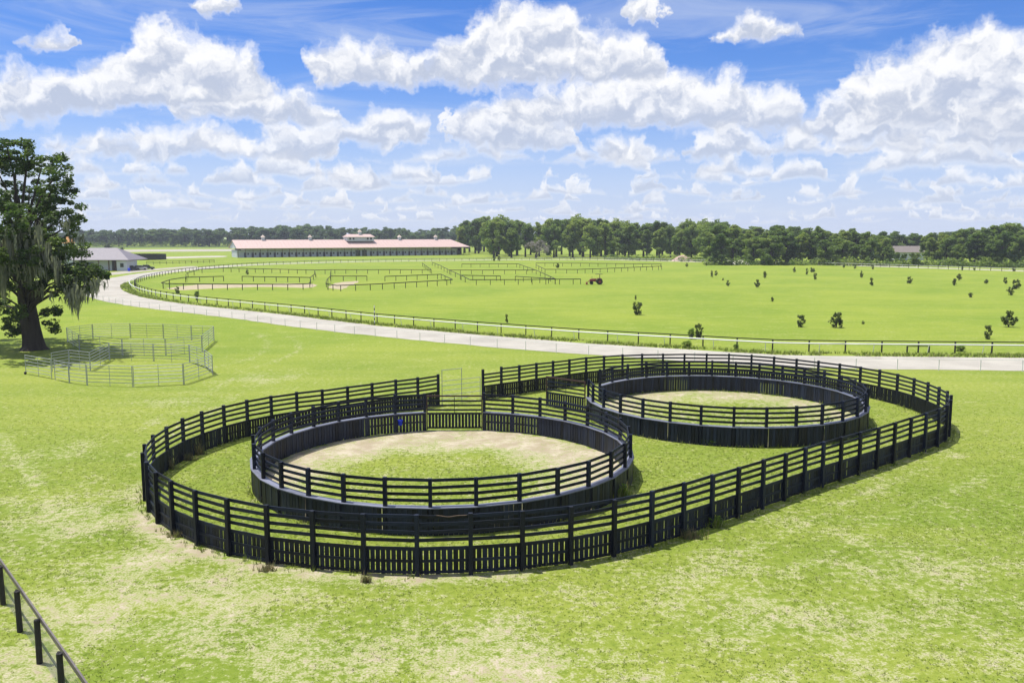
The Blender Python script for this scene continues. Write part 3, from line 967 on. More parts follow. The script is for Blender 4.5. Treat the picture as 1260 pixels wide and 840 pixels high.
def W(px, d, z=0.0):
    """point at distance d straight ahead seen at picture column px"""
    return Vector(((px - 630) / F_PX * d, d, z))

TV = [make_tree_meshes(100 + i, 20, (7.5, 6.4, 8.6, 6.0, 7.0, 9.2)[i], M_TREE, (.2, .14, .06, .22, .03, .12)[i]) for i in range(6)]
FV = [make_tree_meshes(200 + i, 20, (8, 7, 9.5, 6.5)[i], M_FAR, (.04, .05, .02, .04)[i], 46, 70, 1.2) for i in range(4)]

def skyline(px, tab):
    return float(np.interp(px, [a for a, b in tab], [b for a, b in tab]))
def top_h(px, d, tab):
    return CAM_H + (Y_HOR - skyline(px, tab)) * d / F_PX

SKY_L = [(60, 283), (110, 281), (180, 280), (230, 279), (300, 278), (330, 276), (380, 275), (440, 277), (480, 278), (520, 281), (560, 278), (620, 275)]
SKY_M = [(555, 277), (575, 270), (600, 263), (625, 264), (645, 271), (665, 271), (690, 267), (730, 266), (770, 272), (800, 268), (830, 274), (870, 269), (890, 271), (930, 276)]
SKY_R = [(880, 275), (930, 276), (980, 276), (1030, 279), (1070, 284), (1120, 285), (1160, 283), (1200, 279), (1230, 273), (1260, 277), (1330, 276)]
# far wood on the left
rr = random.Random(5)
for row, (d0, off) in enumerate(((905, 0), (960, 1.2), (1030, 2.0))):
    px = 20 + row * 7
    while px < 640:
        d = d0 + rr.uniform(-18, 18)
        h = top_h(px, d, SKY_L) * rr.uniform(.84, 1.06) if row else top_h(px, d, SKY_L) * rr.uniform(.7, .95)
        place_tree('broadleaf_tree', FV[rr.randrange(4)], W(px, d), h, 'distant dark green tree in the wood behind the long stable', 'tree', 'far wood behind the stable', rr.uniform(0, 6.28), rr.uniform(1.15, 1.6))
        px += rr.uniform(10, 17)
# tall trees right of the stable
for row, d0 in enumerate((452, 480, 515)):
    px = 566 + row * 6
    while px < 905:
        d = d0 + rr.uniform(-12, 12) - max(0, (px - 780)) * .35 + (95 if px < 604 else 0)
        h = top_h(px, d, SKY_M) * (rr.uniform(.72, .98) if row == 0 else rr.uniform(.85, 1.05))
        if not (645 < px < 675 and row == 0):
            place_tree('broadleaf_tree', TV[rr.choice((0, 1, 3, 5))], W(px, d), h, 'tall green tree with bare lower trunk, between the stable and the scrubby wood', 'tree', 'tall trees beside the stable', rr.uniform(0, 6.28), rr.uniform(.85, 1.15))
        px += rr.uniform(14, 23)
# lower wood along the far straight on the right
for row, d0 in enumerate((352, 378, 420)):
    px = 872 + row * 8
    while px < 1330:
        d = d0 + rr.uniform(-9, 9) - max(0, px - 1000) * .09
        if row < 2 and 1098 < px < 1136:
            h = rr.uniform(4.6, 5.4)
        else:
            h = top_h(px, d, SKY_R) * (rr.uniform(.62, .92) if row == 0 else rr.uniform(.8, 1.03))
        if row == 2:
            d += 60
            h = top_h(px, d, SKY_R) * rr.uniform(.85, 1.03)
        place_tree('broadleaf_tree', TV[rr.choice((1, 2, 4, 4))], W(px, d), h, 'dense bushy green tree lining the white far rail', 'tree', 'trees lining the far rail', rr.uniform(0, 6.28), rr.uniform(.95, 1.35))
        px += rr.uniform(13, 22) if row < 2 else rr.uniform(9, 15)
for px in range(1050, 1340, 17):                                      # wood beyond the white roofed shed
    d = 640 + rr.uniform(-15, 15)
    place_tree('broadleaf_tree', FV[rr.randrange(4)], W(px + rr.uniform(-5, 5), d), top_h(px, d, SKY_R) * rr.uniform(.8, .97), 'distant tree in the wood behind the low grey roofed shed', 'tree', 'wood behind the shed', rr.uniform(0, 6.28), 1.2)
# scrub at the foot of the woods
cs, rs = [], []
for px in np.arange(868, 1340, 3.2):
    d = 343 - max(0, px - 1000) * .09 + rr.uniform(-3, 5)
    p = W(px, d); hh_ = rr.uniform(.8, 2.6)
    cs.append((p.x, p.y, hh_ * .55)); rs.append((rr.uniform(1.2, 2.4), 1.6, hh_))
for px in np.arange(745, 880, 4.0):
    d = 425 - (px - 745) * .3 + rr.uniform(-4, 6)
    p = W(px, d); hh_ = rr.uniform(.6, 2.2)
    cs.append((p.x, p.y, hh_ * .55)); rs.append((rr.uniform(1.3, 2.6), 1.8, hh_))
for px in np.arange(20, 640, 2.6):
    d = 893 + rr.uniform(-5, 6)
    p = W(px, d); hh_ = rr.uniform(1.5, 4.5)
    cs.append((p.x, p.y, hh_ * .55)); rs.append((rr.uniform(2.4, 4.2), 3, hh_))
V, Fq, tn = leaf_cloud(cs, rs, [80] * len(cs), .7, 1.0)
tag(obj('undergrowth', foliage_mesh('undergrowth', V, Fq, tn, M_TREE)), 'low green scrub along the foot of the woods', 'undergrowth', kind='stuff')

# pale leafless tree
rng = np.random.default_rng(3)
def bare_tree(loc, h):
    t = thing('bare_tree', loc, 'pale grey leafless tree in front of the tall green trees', 'tree')
    mb = MB()
    tips = []
    def grow(p, d, L, r, lev):
        q = p + d * L
        mb.tube([p, (p + q) / 2 + Vector(rng.normal(0, .05 * L, 3)), q], [r, r * .8, r * .55], 5, False)
        if lev == 0:
            tips.append(q); return
        for _ in range(3 if lev > 1 else 4):
            nd = (d + Vector(rng.normal(0, .55, 3))).normalized()
            nd.z = nd.z * .8 + .12
            grow(q, nd.normalized(), L * rng.uniform(.55, .85), r * .55, lev - 1)
    for _ in range(3):
        grow(Vector((0, 0, 0)), Vector((rng.normal(0, .25), rng.normal(0, .25), 1)).normalized(), h * .3, .4, 4)
    mb.build('trunk', M_BARE, t, True)
    V, Fq, tn = leaf_cloud([tuple(p) for p in tips], [.6] * len(tips), [12] * len(tips), .35)
    obj('crown', foliage_mesh('crown', V, Fq, tn, M_BARE), t)
bare_tree(W(659, 440), 11.5)

# shrubs in the infield: base px, height px, width px
SHRUBS = [(784.4, 387.4, 15.5, 14), (782, 369, 6, 3), (859.7, 416, 18, 12), (985, 402.4, 15.5, 11), (931.5, 354, 10, 7), (940.8, 342, 8, 6), (876, 341, 8, 4), (881, 339, 6, 4), (889.6, 345, 3, 3),
          (895.8, 352.3, 7.5, 5), (950, 371, 5.5, 5), (977.3, 335.2, 6.5, 4), (992.8, 338, 8, 3.5), (998.4, 335, 6, 4), (845, 328.5, 5, 3.5), (869, 327, 4, 3),
          (1029, 402.9, 18.5, 18), (1062, 398.7, 4, 4), (1215, 417.3, 18, 10), (1241, 402.4, 20, 17), (1194, 365.7, 5.5, 7), (1243.5, 363.2, 10, 9), (1250, 355.8, 12, 10), (1237, 349, 8, 5), (1213, 349, 5.5, 6),
          (1174.4, 351.3, 8.5, 6.5), (1180, 345, 8, 6.5), (1119, 348.8, 8.5, 7), (1072.2, 351.3, 10, 5.5), (1060, 342, 9, 4), (1003, 344, 8, 5), (1001, 335, 5, 4), (1074, 331.3, 5, 3.5), (1052, 330.6, 5, 3.5), (1038, 329.6, 4.5, 3.5),
          (1184, 332.7, 5, 3.5), (1199, 333, 4, 3.5), (1247.6, 333.7, 6, 4), (623.5, 397, 11, 4.5), (686, 330, 6.5, 5), (608, 321, 6, 4.5), (614, 321, 6.5, 4.5), (218.4, 361.5, 9, 6), (304.5, 338, 6, 4)]
SHL = {0: 'dark rounded shrub standing alone in the infield right of the tractor', 2: 'dark upright shrub just behind the rail by a lime green sapling', 3: 'ragged dark shrub in the infield, smaller neighbour of the widest bush',
       16: 'widest loose brown-green bush in the infield', 18: 'thin sparse upright shrub close behind the infield rail', 19: 'big loose multi-stemmed bush in the open infield grass', 38: 'tiny slender shrub just inside the curving rail',
       42: 'small dark shrub between the paddocks and the curving rail', 43: 'small upright shrub inside the leftmost paddock'}
def shrub_mesh(seed, mat=M_SHRUB, n=34):
    rng = np.random.default_rng(seed)
    cs, rs = [], []
    for i in range(n):
        z = rng.uniform(.12, .95)
        rad = .5 * (1 - abs(z - .5) * .9) * rng.uniform(.3, 1)
        an = rng.uniform(0, 6.28)
        cs.append((rad * math.cos(an), rad * math.sin(an), z)); rs.append(rng.uniform(.1, .17))
    V, Fq, tn = leaf_cloud(cs, rs, [40] * n, .085, .9, rng)
    crown = foliage_mesh('foliage', V, Fq, tn, mat)
    mb = MB()
    for c in cs[:8]:
        mb.tube([(0, 0, 0), (c[0] * .4, c[1] * .4, c[2] * .6), c], [.03, .02, .008], 5, False)
    return mesh_from('stem', mb.v, mb.f, M_BARKF), crown
SV = [shrub_mesh(300 + i) for i in range(5)]
SL = shrub_mesh(333, M_LIME)
for i, (px, py, hp_, wp_) in enumerate(SHRUBS):
    g = G(px, py)
    s = g.y / F_PX
    lab = SHL.get(i, 'small dark green shrub dotted over the infield grass')
    t = thing('shrub', g, lab, 'shrub', 'shrubs dotted over the infield', rr.uniform(0, 6.28))
    t.scale = (wp_ * s, wp_ * s, hp_ * s)
    st, cr = SV[i % 5]
    obj('stem', st, t); obj('foliage', cr, t)
for (px, py, hp_, wp_, lab) in ((243, 369, 11, 7, 'lime green sapling beside the curving white rail'), (851, 417, 13, 10, 'lime green sapling beside the dark shrub behind the rail'), (846, 428, 9, 15, 'low leafy bush growing under the white rail'), (906, 430, 7, 8, 'bright weed clump under the white rail'), (1182, 432, 7, 14, 'spiky grass clump under the white rail')):
    g = G(px, py); s = g.y / F_PX
    t = thing('sapling', g, lab, 'plant')
    t.scale = (wp_ * s, wp_ * s, hp_ * s)
    obj('stem', SL[0], t); obj('foliage', SL[1], t)

# weeds along the feet of the boards
WEEDS = [(205, 577, .9, .8, 'tall seeding weeds inside the outer boards, in its left bend', 1), (243, 559, .9, .5, 'reddish dry weeds standing against the outer boards', 2), (232, 566, .6, .7, 'low mixed weeds between the two taller clumps at the boards', 1),
         (1019, 534, 1.25, .35, 'yellow-green weed climbing the outer boards of the farther pen', 0), (894, 545, .7, .9, 'white flowering weeds at the foot of the farther pen', 1), (878, 547, .45, 1.0, 'low leafy weeds at the foot of the farther pen', 0),
         (990, 545, .4, .9, 'dense low weeds beside the climbing weed', 0), (765, 612, .75, .8, 'yellow leaved weeds behind the near pen', 0), (533, 655, .9, .3, 'green vine stems on the near pen boards', 0), (849, 662, .5, .8, 'grassy weeds against the straight outer boards', 1), (880, 648, .6, .6, 'leafy weeds against the straight outer boards', 0),
         (450, 716, .45, .25, 'single weed stem at the front boards', 1), (328, 702, .35, .5, 'low weeds by a front post', 1), (218, 660, .35, .5, 'low weeds by a left front post', 1), (700, 451, .3, .9, 'low weeds', 0)][:14]
for px, py, h, wdt, lab, kd in WEEDS:
    g = G(px, py)
    n = int(60 * wdt + 20)
    xy = RNG.normal(0, wdt * .28, (n, 2)) * np.array([1, .45])
    me = blades('blades', xy, RNG.uniform(.45, 1.0, n) * h, np.full(n, .035), .45, 3, M_BLADE if kd == 0 else M_DRY)
    if kd:
        t = thing('weed_clump', g, lab, 'weeds', 'weeds along the boards')
        obj('blades', me, t)
        continue
    cs_ = [(x, y, RNG.uniform(.3, .8) * h) for x, y in xy[:14]]
    V, Fq, tn = leaf_cloud(cs_, [.12] * len(cs_), [10] * len(cs_), .09)
    t = thing('weed_clump', g, lab, 'weeds', 'weeds along the boards')
    obj('blades', me, t)
    obj('leaves', foliage_mesh('leaves', V, Fq, tn, M_LIME if kd == 0 else M_BARE if kd == 1 else M_SHRUB), t)
# fringe of longer grass at the feet of all boards
fr = []
for pts, offs in ((OUT, .35), (posts1, .3), (posts2, .3)):
    for a, b in zip(pts[:-1], pts[1:]):
        for _ in range(26):
            p = a.lerp(b, rr.random())
            n = Vector((-(b - a).y, (b - a).x)).normalized()
            sd = rr.choice((-1, 1))
            fr.append(p + n * sd * (.16 + abs(rr.gauss(0, offs * .5))))
fr = np.array([(p.x, p.y) for p in fr])
keep = np.array([(mnoise.noise(Vector((x * .5, y * .5, 1))) > -.12) for x, y in fr])
keep &= ~((np.hypot(fr[:, 0] - PEN1['c'].x, fr[:, 1] - PEN1['c'].y) < 9.3))
fr = fr[keep]
me = blades('fringe_grass', fr, RNG.uniform(.08, .34, len(fr)), np.full(len(fr), .03), .55, 4, M_BLADE)
tag(obj('fringe_grass', me), 'longer grass fringe along the feet of the boards', 'grass', kind='stuff')

# ------------------------------------------------------------------ the moss-hung oak
def oak():
    rng = np.random.default_rng(21)
    D0 = 89.0
    base = G(42, 430)
    t = thing('oak_tree', base, 'great live oak hung with grey moss, shading the pipe corral', 'tree')
    def at(px, py, dd):
        d = D0 + dd
        return Vector(((px - 630) / F_PX * d, d, CAM_H - (py - Y_HOR) * d / F_PX)) - base
    CL = [(32, 195, 30, 0), (62, 205, 24, 2), (88, 205, 16, -1), (4, 205, 32, 1), (-28, 215, 34, -2), (75, 228, 24, -3), (45, 230, 26, 4), (97, 258, 11, 0), (88, 245, 16, 2), (60, 256, 24, -2), (20, 250, 24, -4),
          (-40, 255, 36, 2), (100, 272, 8, 1), (80, 268, 18, -4), (95, 285, 14, 0), (50, 285, 24, 3), (-15, 285, 28, -4), (15, 300, 22, 4), (75, 305, 18, -2), (95, 322, 18, -4), (112, 330, 15, -5), (122, 340, 11, -4), (104, 348, 17, -5),
          (88, 338, 18, -6), (72, 345, 18, -5), (80, 360, 14, -6), (112, 352, 12, -3), (-5, 330, 24, -4), (-40, 320, 34, 0), (-55, 290, 30, 4), (-20, 360, 22, -2), (5, 345, 15, -5), (28, 398, 15, 1), (14, 408, 11, 0), (56, 388, 14, 2),
          (68, 378, 11, 1), (60, 402, 9, 0), (22, 385, 12, -2), (10, 395, 10, -3), (35, 260, 28, 8), (0, 250, 30, 9), (60, 290, 24, 9), (30, 310, 26, 10), (-30, 300, 30, 9), (20, 270, 26, -9), (50, 315, 20, -8), (-10, 310, 26, -9), (70, 250, 20, 7),
          (48, 180, 13, 1), (20, 180, 14, -1), (42, 305, 20, -6), (20, 318, 18, -7), (58, 328, 18, -6), (36, 335, 14, -5), (62, 300, 18, -6), (30, 285, 22, -7), (48, 350, 12, -3), (100, 305, 11, 3), (40, 350, 16, 6), (0, 375, 18, 5), (70, 320, 18, 6)]
    cs, rs, ns, centres = [], [], [], []
    for px, py, rp, dd in CL:
        c = at(px, py, dd); r = rp * D0 / F_PX
        centres.append((c, r))
        nsub = max(5, int(r * r * 4.1))
        for _ in range(nsub):
            d = rng.normal(0, 1, 3); d /= np.linalg.norm(d)
            p = np.array(c) + d * r * rng.uniform(.35, .98) * np.array([1, 1, .8])
            cs.append(p); rs.append(rng.uniform(.38, .8)); ns.append(int(rng.uniform(60, 115)))
    V, Fq, tn = leaf_cloud(cs, rs, ns, .25, .62, rng)
    obj('crown', foliage_mesh('crown', V, Fq, tn, M_OAK), t)
    # trunk with flare and furrows
    mb = MB()
    pts = [(0, 0, -.15), (-.02, 0, .35), (-.08, 0, 1.3), (-.2, 0, 3.0), (-.45, .1, 5.0), (-.6, .1, 7.2), (-.6, 0, 9.8), (-.5, 0, 13), (-.6, 0, 16)]
    rad = [1.5, 1.12, .92, .82, .76, .68, .5, .34, .15]
    n = 28
    b0 = len(mb.v)
    for p, r in zip(pts, rad):
        for k in range(n):
            a_ = 2 * math.pi * k / n
            rr_ = r * (1 + .10 * math.sin(a_ * 5 + p[2] * .4) + .06 * math.sin(a_ * 11 + 1 + p[2]) + (.16 * math.sin(a_ * 4 + 2) if p[2] < .5 else 0))
            mb.v.append(Vector((p[0] + rr_ * math.cos(a_), p[1] + rr_ * math.sin(a_), p[2])))
    for i in range(len(pts) - 1):
        for k in range(n):
            k2 = (k + 1) % n
            mb.f.append((b0 + i * n + k, b0 + i * n + k2, b0 + (i + 1) * n + k2, b0 + (i + 1) * n + k))
    mb.build('trunk', M_BARK, t, True)
    # limbs
    for i, (c, r) in enumerate(centres):
        if i in (32, 33, 36, 38):
            continue
        z0 = max(2.2, min(13, c.z * rng.uniform(.45, .75)))
        s0 = Vector((-.5, 0, z0))
        mid = (s0 + c) / 2 + Vector((rng.normal(0, .3), rng.normal(0, .3), .12 * (c - s0).length))
        q1 = (s0 * .7 + mid * .3) + Vector((0, 0, .2))
        R0 = .05 + .024 * (c - s0).length * .5
        MB().tube([s0, q1, mid, c.lerp(mid, .3), c], [R0 * 1.2, R0, R0 * .75, R0 * .45, R0 * .2], 8, False).build('limb', M_BARK, t, True)
    # moss: long ragged strands below the clumps
    sv, st = [], []
    strands = []
    for c, r in centres:
        if c.z < 4.5 or c.z > 14.5:
            continue
        for _ in range(int(3 + r * 4)):
            p = c + Vector((rng.uniform(-1, 1) * r * .9, rng.uniform(-1, 1) * r * .9, -r * rng.uniform(.0, .7)))
            strands.append((p, rng.uniform(.4, 1.5)))
    for px, py, L, nn in ((91, 352, 3.6, 26), (84, 356, 2.0, 14), (118, 345, 1.6, 16), (101, 358, 1.4, 16), (60, 300, 4.2, 30), (40, 300, 4.5, 34), (15, 290, 4.5, 34), (5, 330, 3.6, 30), (70, 318, 3.0, 22), (50, 280, 3.5, 26), (-15, 335, 3.0, 30), (30, 275, 3.0, 24), (85, 272, 1.6, 10)):
        for _ in range(nn):
            c = at(px + rng.normal(0, 3.2), py + rng.uniform(-4, 6), rng.uniform(-8.5, -3))
            strands.append((c, L * rng.uniform(.35, .95)))
    for p, L in strands:
        for _ in range(2):
            w_ = rng.uniform(.04, .12)
            a_ = rng.uniform(0, math.pi)
            u = np.array([math.cos(a_), math.sin(a_), 0]) * w_
            q = np.array(p) + rng.normal(0, .09, 3)
            prev = None
            for k in range(4):
                f0, f1 = k / 4, (k + 1) / 4
                j0 = rng.normal(0, .05, 3) if prev is None else prev
                j1 = rng.normal(0, .05, 3)
                wa, wb = (1 - f0 ** 2 * .95), (1 - f1 ** 2 * .95)
                a0, a1 = q + j0 - np.array([0, 0, L * f0]), q + j1 - np.array([0, 0, L * f1])
                sv += [a0 - u * wa, a0 + u * wa, a1 + u * wb, a1 - u * wb]
                st += [rng.uniform(0, .9)] * 4
                prev = j1
    V = np.array(sv)
    obj('moss', foliage_mesh('moss', V, np.arange(len(V)).reshape(-1, 4), np.array(st, np.float32), M_MOSS), t)
oak()

# ------------------------------------------------------------------ race track
INNER = [(1700, 428.0), (1460, 426.5), (1260, 424.8), (1000, 422.5), (932, 420.4), (819, 414.2), (720, 408.6), (620, 401.5), (556.7, 396.7), (461, 388.6), (370, 378.8), (310, 373), (245, 366.8), (200, 361), (178, 356.6), (163, 351.4), (159, 346), (166.7, 341.8), (180, 338.2), (203.3, 333.7), (233, 329.9), (266, 326.7), (330, 322.8), (440, 319.8), (560, 318.2), (640, 317.6), (740, 317.6), (880, 320.4), (1018, 323.4), (1260, 330.6), (1420, 337)]
rail = catmull([G(x, y, 1.0) for x, y in INNER], 2.0)
def offset(pts, d):
    out = []
    for i, p in enumerate(pts):
        a, c = pts[max(i - 1, 0)], pts[min(i + 1, len(pts) - 1)]
        t_ = (c - a).normalized()
        out.append(p + Vector((t_.y, -t_.x)) * d)
    return out
CEN = Vector((20, 200))
sgn = 1
if ((offset(rail, 1)[40] - CEN).length < (rail[40] - CEN).length):
    sgn = -1
def out_of(d):
    return offset(rail, sgn * d)

M_TRACK = principled('pale_sand_track', (0.34, 0.322, 0.285), 0.95, 0.2, 0.5, 0.1, 0.0, 0.4, stretch=(.4, .4, 1), col2=(0.27, 0.25, 0.21))
M_VERGE = grass_material('verge_grass')
def ribbon(name, A, B, z, mat, kind='structure'):
    V = [(p.x, p.y, z) for p in A] + [(p.x, p.y, z) for p in B]
    n = len(A)
    o = obj(name, mesh_from(name, V, [(i, i + 1, n + i + 1, n + i) for i in range(n - 1)], mat))
    o['kind'] = kind
    return o
TR_IN, TR_OUT = 1.9, 10.2
e0 = [p + Vector((random.gauss(0, .10), random.gauss(0, .10))) for p in out_of(TR_IN)]
e1 = [p + Vector((random.gauss(0, .12), random.gauss(0, .12))) for p in out_of(TR_OUT)]
ribbon('track', e0, e1, .012, M_TRACK)

def track_rail(label, pts, post_step, h, lean, mat, name, rail_r, maxd=190, z=0.0):
    p0 = pts[len(pts) // 4]
    t = thing(name, (p0.x, p0.y, 0), label, 'rail')
    L0 = t.location
    # the rail in lengths
    step = 24
    for i in range(0, len(pts) - 1, step):
        seg = pts[i:i + step + 1]
        MB().tube([(p.x - L0.x, p.y - L0.y, h) for p in seg], rail_r, 8).build('rail', mat, t, True)
    far_ = MB()
    ps = resample(pts, post_step)
    for i, p in enumerate(ps[1:-1]):
        a, c = ps[i], ps[i + 2]
        t_ = (c - a).normalized(); nn = Vector((t_.y, -t_.x)) * -sgn
        q = p + nn * lean
        m_ = far_ if p.length > maxd else MB()
        m_.tube([(q.x - L0.x, q.y - L0.y, 0), (p.x + nn.x * lean * .35 - L0.x, p.y + nn.y * lean * .35 - L0.y, h * .82), (p.x - L0.x, p.y - L0.y, h)], .035, 6)
        if m_ is not far_:
            m_.build('post', mat, t)
    if far_.v:
        o = far_.build('post_row', mat, t); o['kind'] = 'stuff'
    return t
track_rail('white inner rail of the sand track on leaning posts', rail, 5.4, 1.0, .35, M_WHITE, 'track_rail', .07)
outer = [p for p in out_of(TR_OUT + .35)]
near_i = [i for i, p in enumerate(outer) if p.y < 205]
track_rail('white outer rail of the sand track, on the pen side', outer[near_i[0]:near_i[-1] + 1], 3.6, 1.0, 0.0, M_WHITE, 'track_rail', .022)

def post_fence(label, pts, step, h, mat, maxd=150, rails=(1.0,), rw=.12, name='paddock_fence', pr=.06, group=None):
    t = thing(name, (pts[0].x, pts[0].y, 0), label, 'fence', group)
    L0 = t.location
    far_ = MB()
    ps = resample(pts, step)
    if (ps[-1] - pts[-1]).length > .5:
        ps.append(pts[-1])
    np_ = 0
    for ip, p in enumerate(ps):
        nb_ = ps[min(ip + 1, len(ps) - 1)] - ps[max(ip - 1, 0)]
        if maxd == 0 and abs(nb_.y) > 2.2 * abs(nb_.x) and ip % 4:
            continue                                       # wider bays on the lines that run away from the track
        if p.length < maxd and np_ < 290:
            MB().box((p.x - L0.x, p.y - L0.y, h / 2), (pr * 2, pr * 2, h)).build('post', mat, t); np_ += 1
        else:
            far_.box((p.x - L0.x, p.y - L0.y, h / 2), (pr * 2, pr * 2, h))
    if far_.v:
        o = far_.build('post_row', mat, t); o['kind'] = 'stuff'
    for f in rails:
        rl = MB()
        for a, b in zip(pts[:-1], pts[1:]):
            rl.mbox(Matrix.Translation(-L0) @ frame((a.x, a.y, h * f - rw * .4), (b.x, b.y, h * f - rw * .4), .05, rw))
        rl.build('top_rail', mat, t)
    return t
# dark fence standing just inside the white rail
ins = out_of(-1.1)
last = [i for i, p in enumerate(ins) if p.y < 318][-1]
cut = [i for i, p in enumerate(ins) if p.x < -40 and p.y > 290]
post_fence('dark post and top-board fence running just inside the white track rail', ins[:cut[0]], 3.65, 1.22, M_DARKW, 175, (1.0,), .10)
fence_h = post_fence('short dark hitching frame standing inside the white track rail', [G(1116, 434).xy, G(1143, 434).xy], 2.3, .72, M_DARKW, 175, (1.0,), .09, 'hitching_frame')
far_in = [p for p in ins[cut[0]:] if p.y > 250]
post_fence('dark post fence along the inside of the far straight', far_in[::3], 3.65, 1.2, M_DARKW, 100, (1.0,), .12)

# rank grass on the verge under the inner rail
vg = []
A_, B_ = out_of(-.3), out_of(TR_IN + .05)
for i, p in enumerate(rail[:-1]):
    if p.y > 215 or abs(p.x) > .66 * p.y + 4:
        continue
    for _ in range(70 if p.y < 130 else 40):
        f = rr.random() ** .8
        q = A_[i].lerp(B_[i], f).lerp(A_[i + 1].lerp(B_[i + 1], f), rr.random())
        if mnoise.noise(Vector((q.x * .3, q.y * .3, 5))) > -.3:
            vg.append((q.x, q.y))
vg = np.array(vg)
me = blades('verge_grass', vg, RNG.uniform(.12, .5, len(vg)), np.full(len(vg), .07), .6, 4, M_BLADE)
tag(obj('verge_grass', me), 'rank green grass on the verge under the white track rail', 'grass', kind='stuff')

# ------------------------------------------------------------------ infield paddocks (post tops in the photo)
PAD_H = 1.35
PADS = [
    ('front fence of the leftmost paddock, with rounded corner', [(228.4, 340.7), (210, 343.5), (198.3, 347.4), (204, 348.4), (215.6, 348.6), (266.8, 349), (352.5, 349.4), (380, 348.6), (382.5, 345), (381.8, 341)]),
    ('short cross fence left of the leftmost paddock gap', [(228.4, 340.7), (275, 339.6)]),
    ('short cross fence right of the leftmost paddock gap', [(297.8, 339.6), (381.8, 341)]),
    ('rear fence of the leftmost paddock', [(228.4, 340.7), (229, 336), (244.8, 331), (274, 329.4), (387.2, 331.9), (388, 336), (381.8, 341)]),
    ('front fence of the middle paddock', [(406.4, 339.3), (402, 344), (400.7, 348.6), (414.3, 350.7), (457.1, 349.3), (522.9, 345.7), (557.1, 343.6), (542.9, 337.1)]),
    ('short cross fence left of the middle paddock gap', [(406.4, 339.3), (451.4, 339.3)]),
    ('cross fence right of the middle paddock gap', [(473.6, 339.7), (542.9, 337.1)]),
    ('rear fence of the middle paddock', [(406.4, 339.3), (407.1, 331.4), (530.7, 331.4), (519.3, 323.1)]),
    ('long rear fence linking the left paddocks', [(387.2, 331.9), (407.1, 331.4)]),
    ('front fence of the right paddock beside the tractor', [(531.8, 322.4), (541.9, 326.4), (552.8, 331.9), (567.4, 338.3), (578.4, 343.8), (620, 343.6), (714.4, 342.9)]),
    ('cross fence left of the right paddock gap', [(567.4, 338.3), (615.8, 339.2)]),
    ('cross fence right of the right paddock gap', [(634, 339.6), (683.3, 342.7)]),
    ('middle fence of the right paddock', [(552.8, 331.9), (659.6, 331.9), (683, 342.5)]),
    ('rear fence of the right paddock', [(568.3, 324.4), (637.7, 324.4), (657.8, 331.5)]),
    ('open rail line beyond the tractor', [(659.6, 325.5), (670.6, 331), (710, 331.2), (760, 329.4), (814.3, 327.1)]),
    ('farthest rail line beyond the tractor', [(659.6, 323.4), (720, 323.6), (814.3, 324.6)]),
]
for lab, pp in PADS:
    post_fence('dark ' + lab, [G(x, y, PAD_H).xy for x, y in pp], 3.4, PAD_H, M_DARKW, 0, (1.0,), .19, pr=.07, group='paddock fences in the infield')
M_SANDP = principled('trodden_sand', (0.34, 0.29, 0.2), 0.95, 0.2, 0.8, 0.1, 0.0, 0.3, col2=(0.16, 0.2, 0.05))
def patch_sheet(name, pp, z, mat):
    pts = catmull([G(x, y) for x, y in pp] + [G(*pp[0])], 1.5)
    o = obj(name, mesh_from(name, [(p.x + random.gauss(0, .25), p.y + random.gauss(0, .25), z) for p in pts[:-1]], [tuple(range(len(pts) - 1))], mat))
    o['kind'] = 'structure'
patch_sheet('sand_path', [(205, 355), (240, 350.5), (300, 349.5), (380, 349), (381, 354), (330, 353), (260, 355), (225, 357)], .008, M_SANDP)
patch_sheet('sand_path', [(403, 354), (415, 348), (440, 346), (430, 352), (418, 356)], .008, M_SANDP)

# furlong pole
g = G(461, 400)
t = thing('distance_pole', g, 'black and white banded distance pole by the inner track rail', 'pole')
for i in range(8):
    MB().tube([(0, 0, i * .33), (0, 0, (i + 1) * .33)], .06, 10).build('band', M_WHITE if i % 2 else M_DARKW, t)

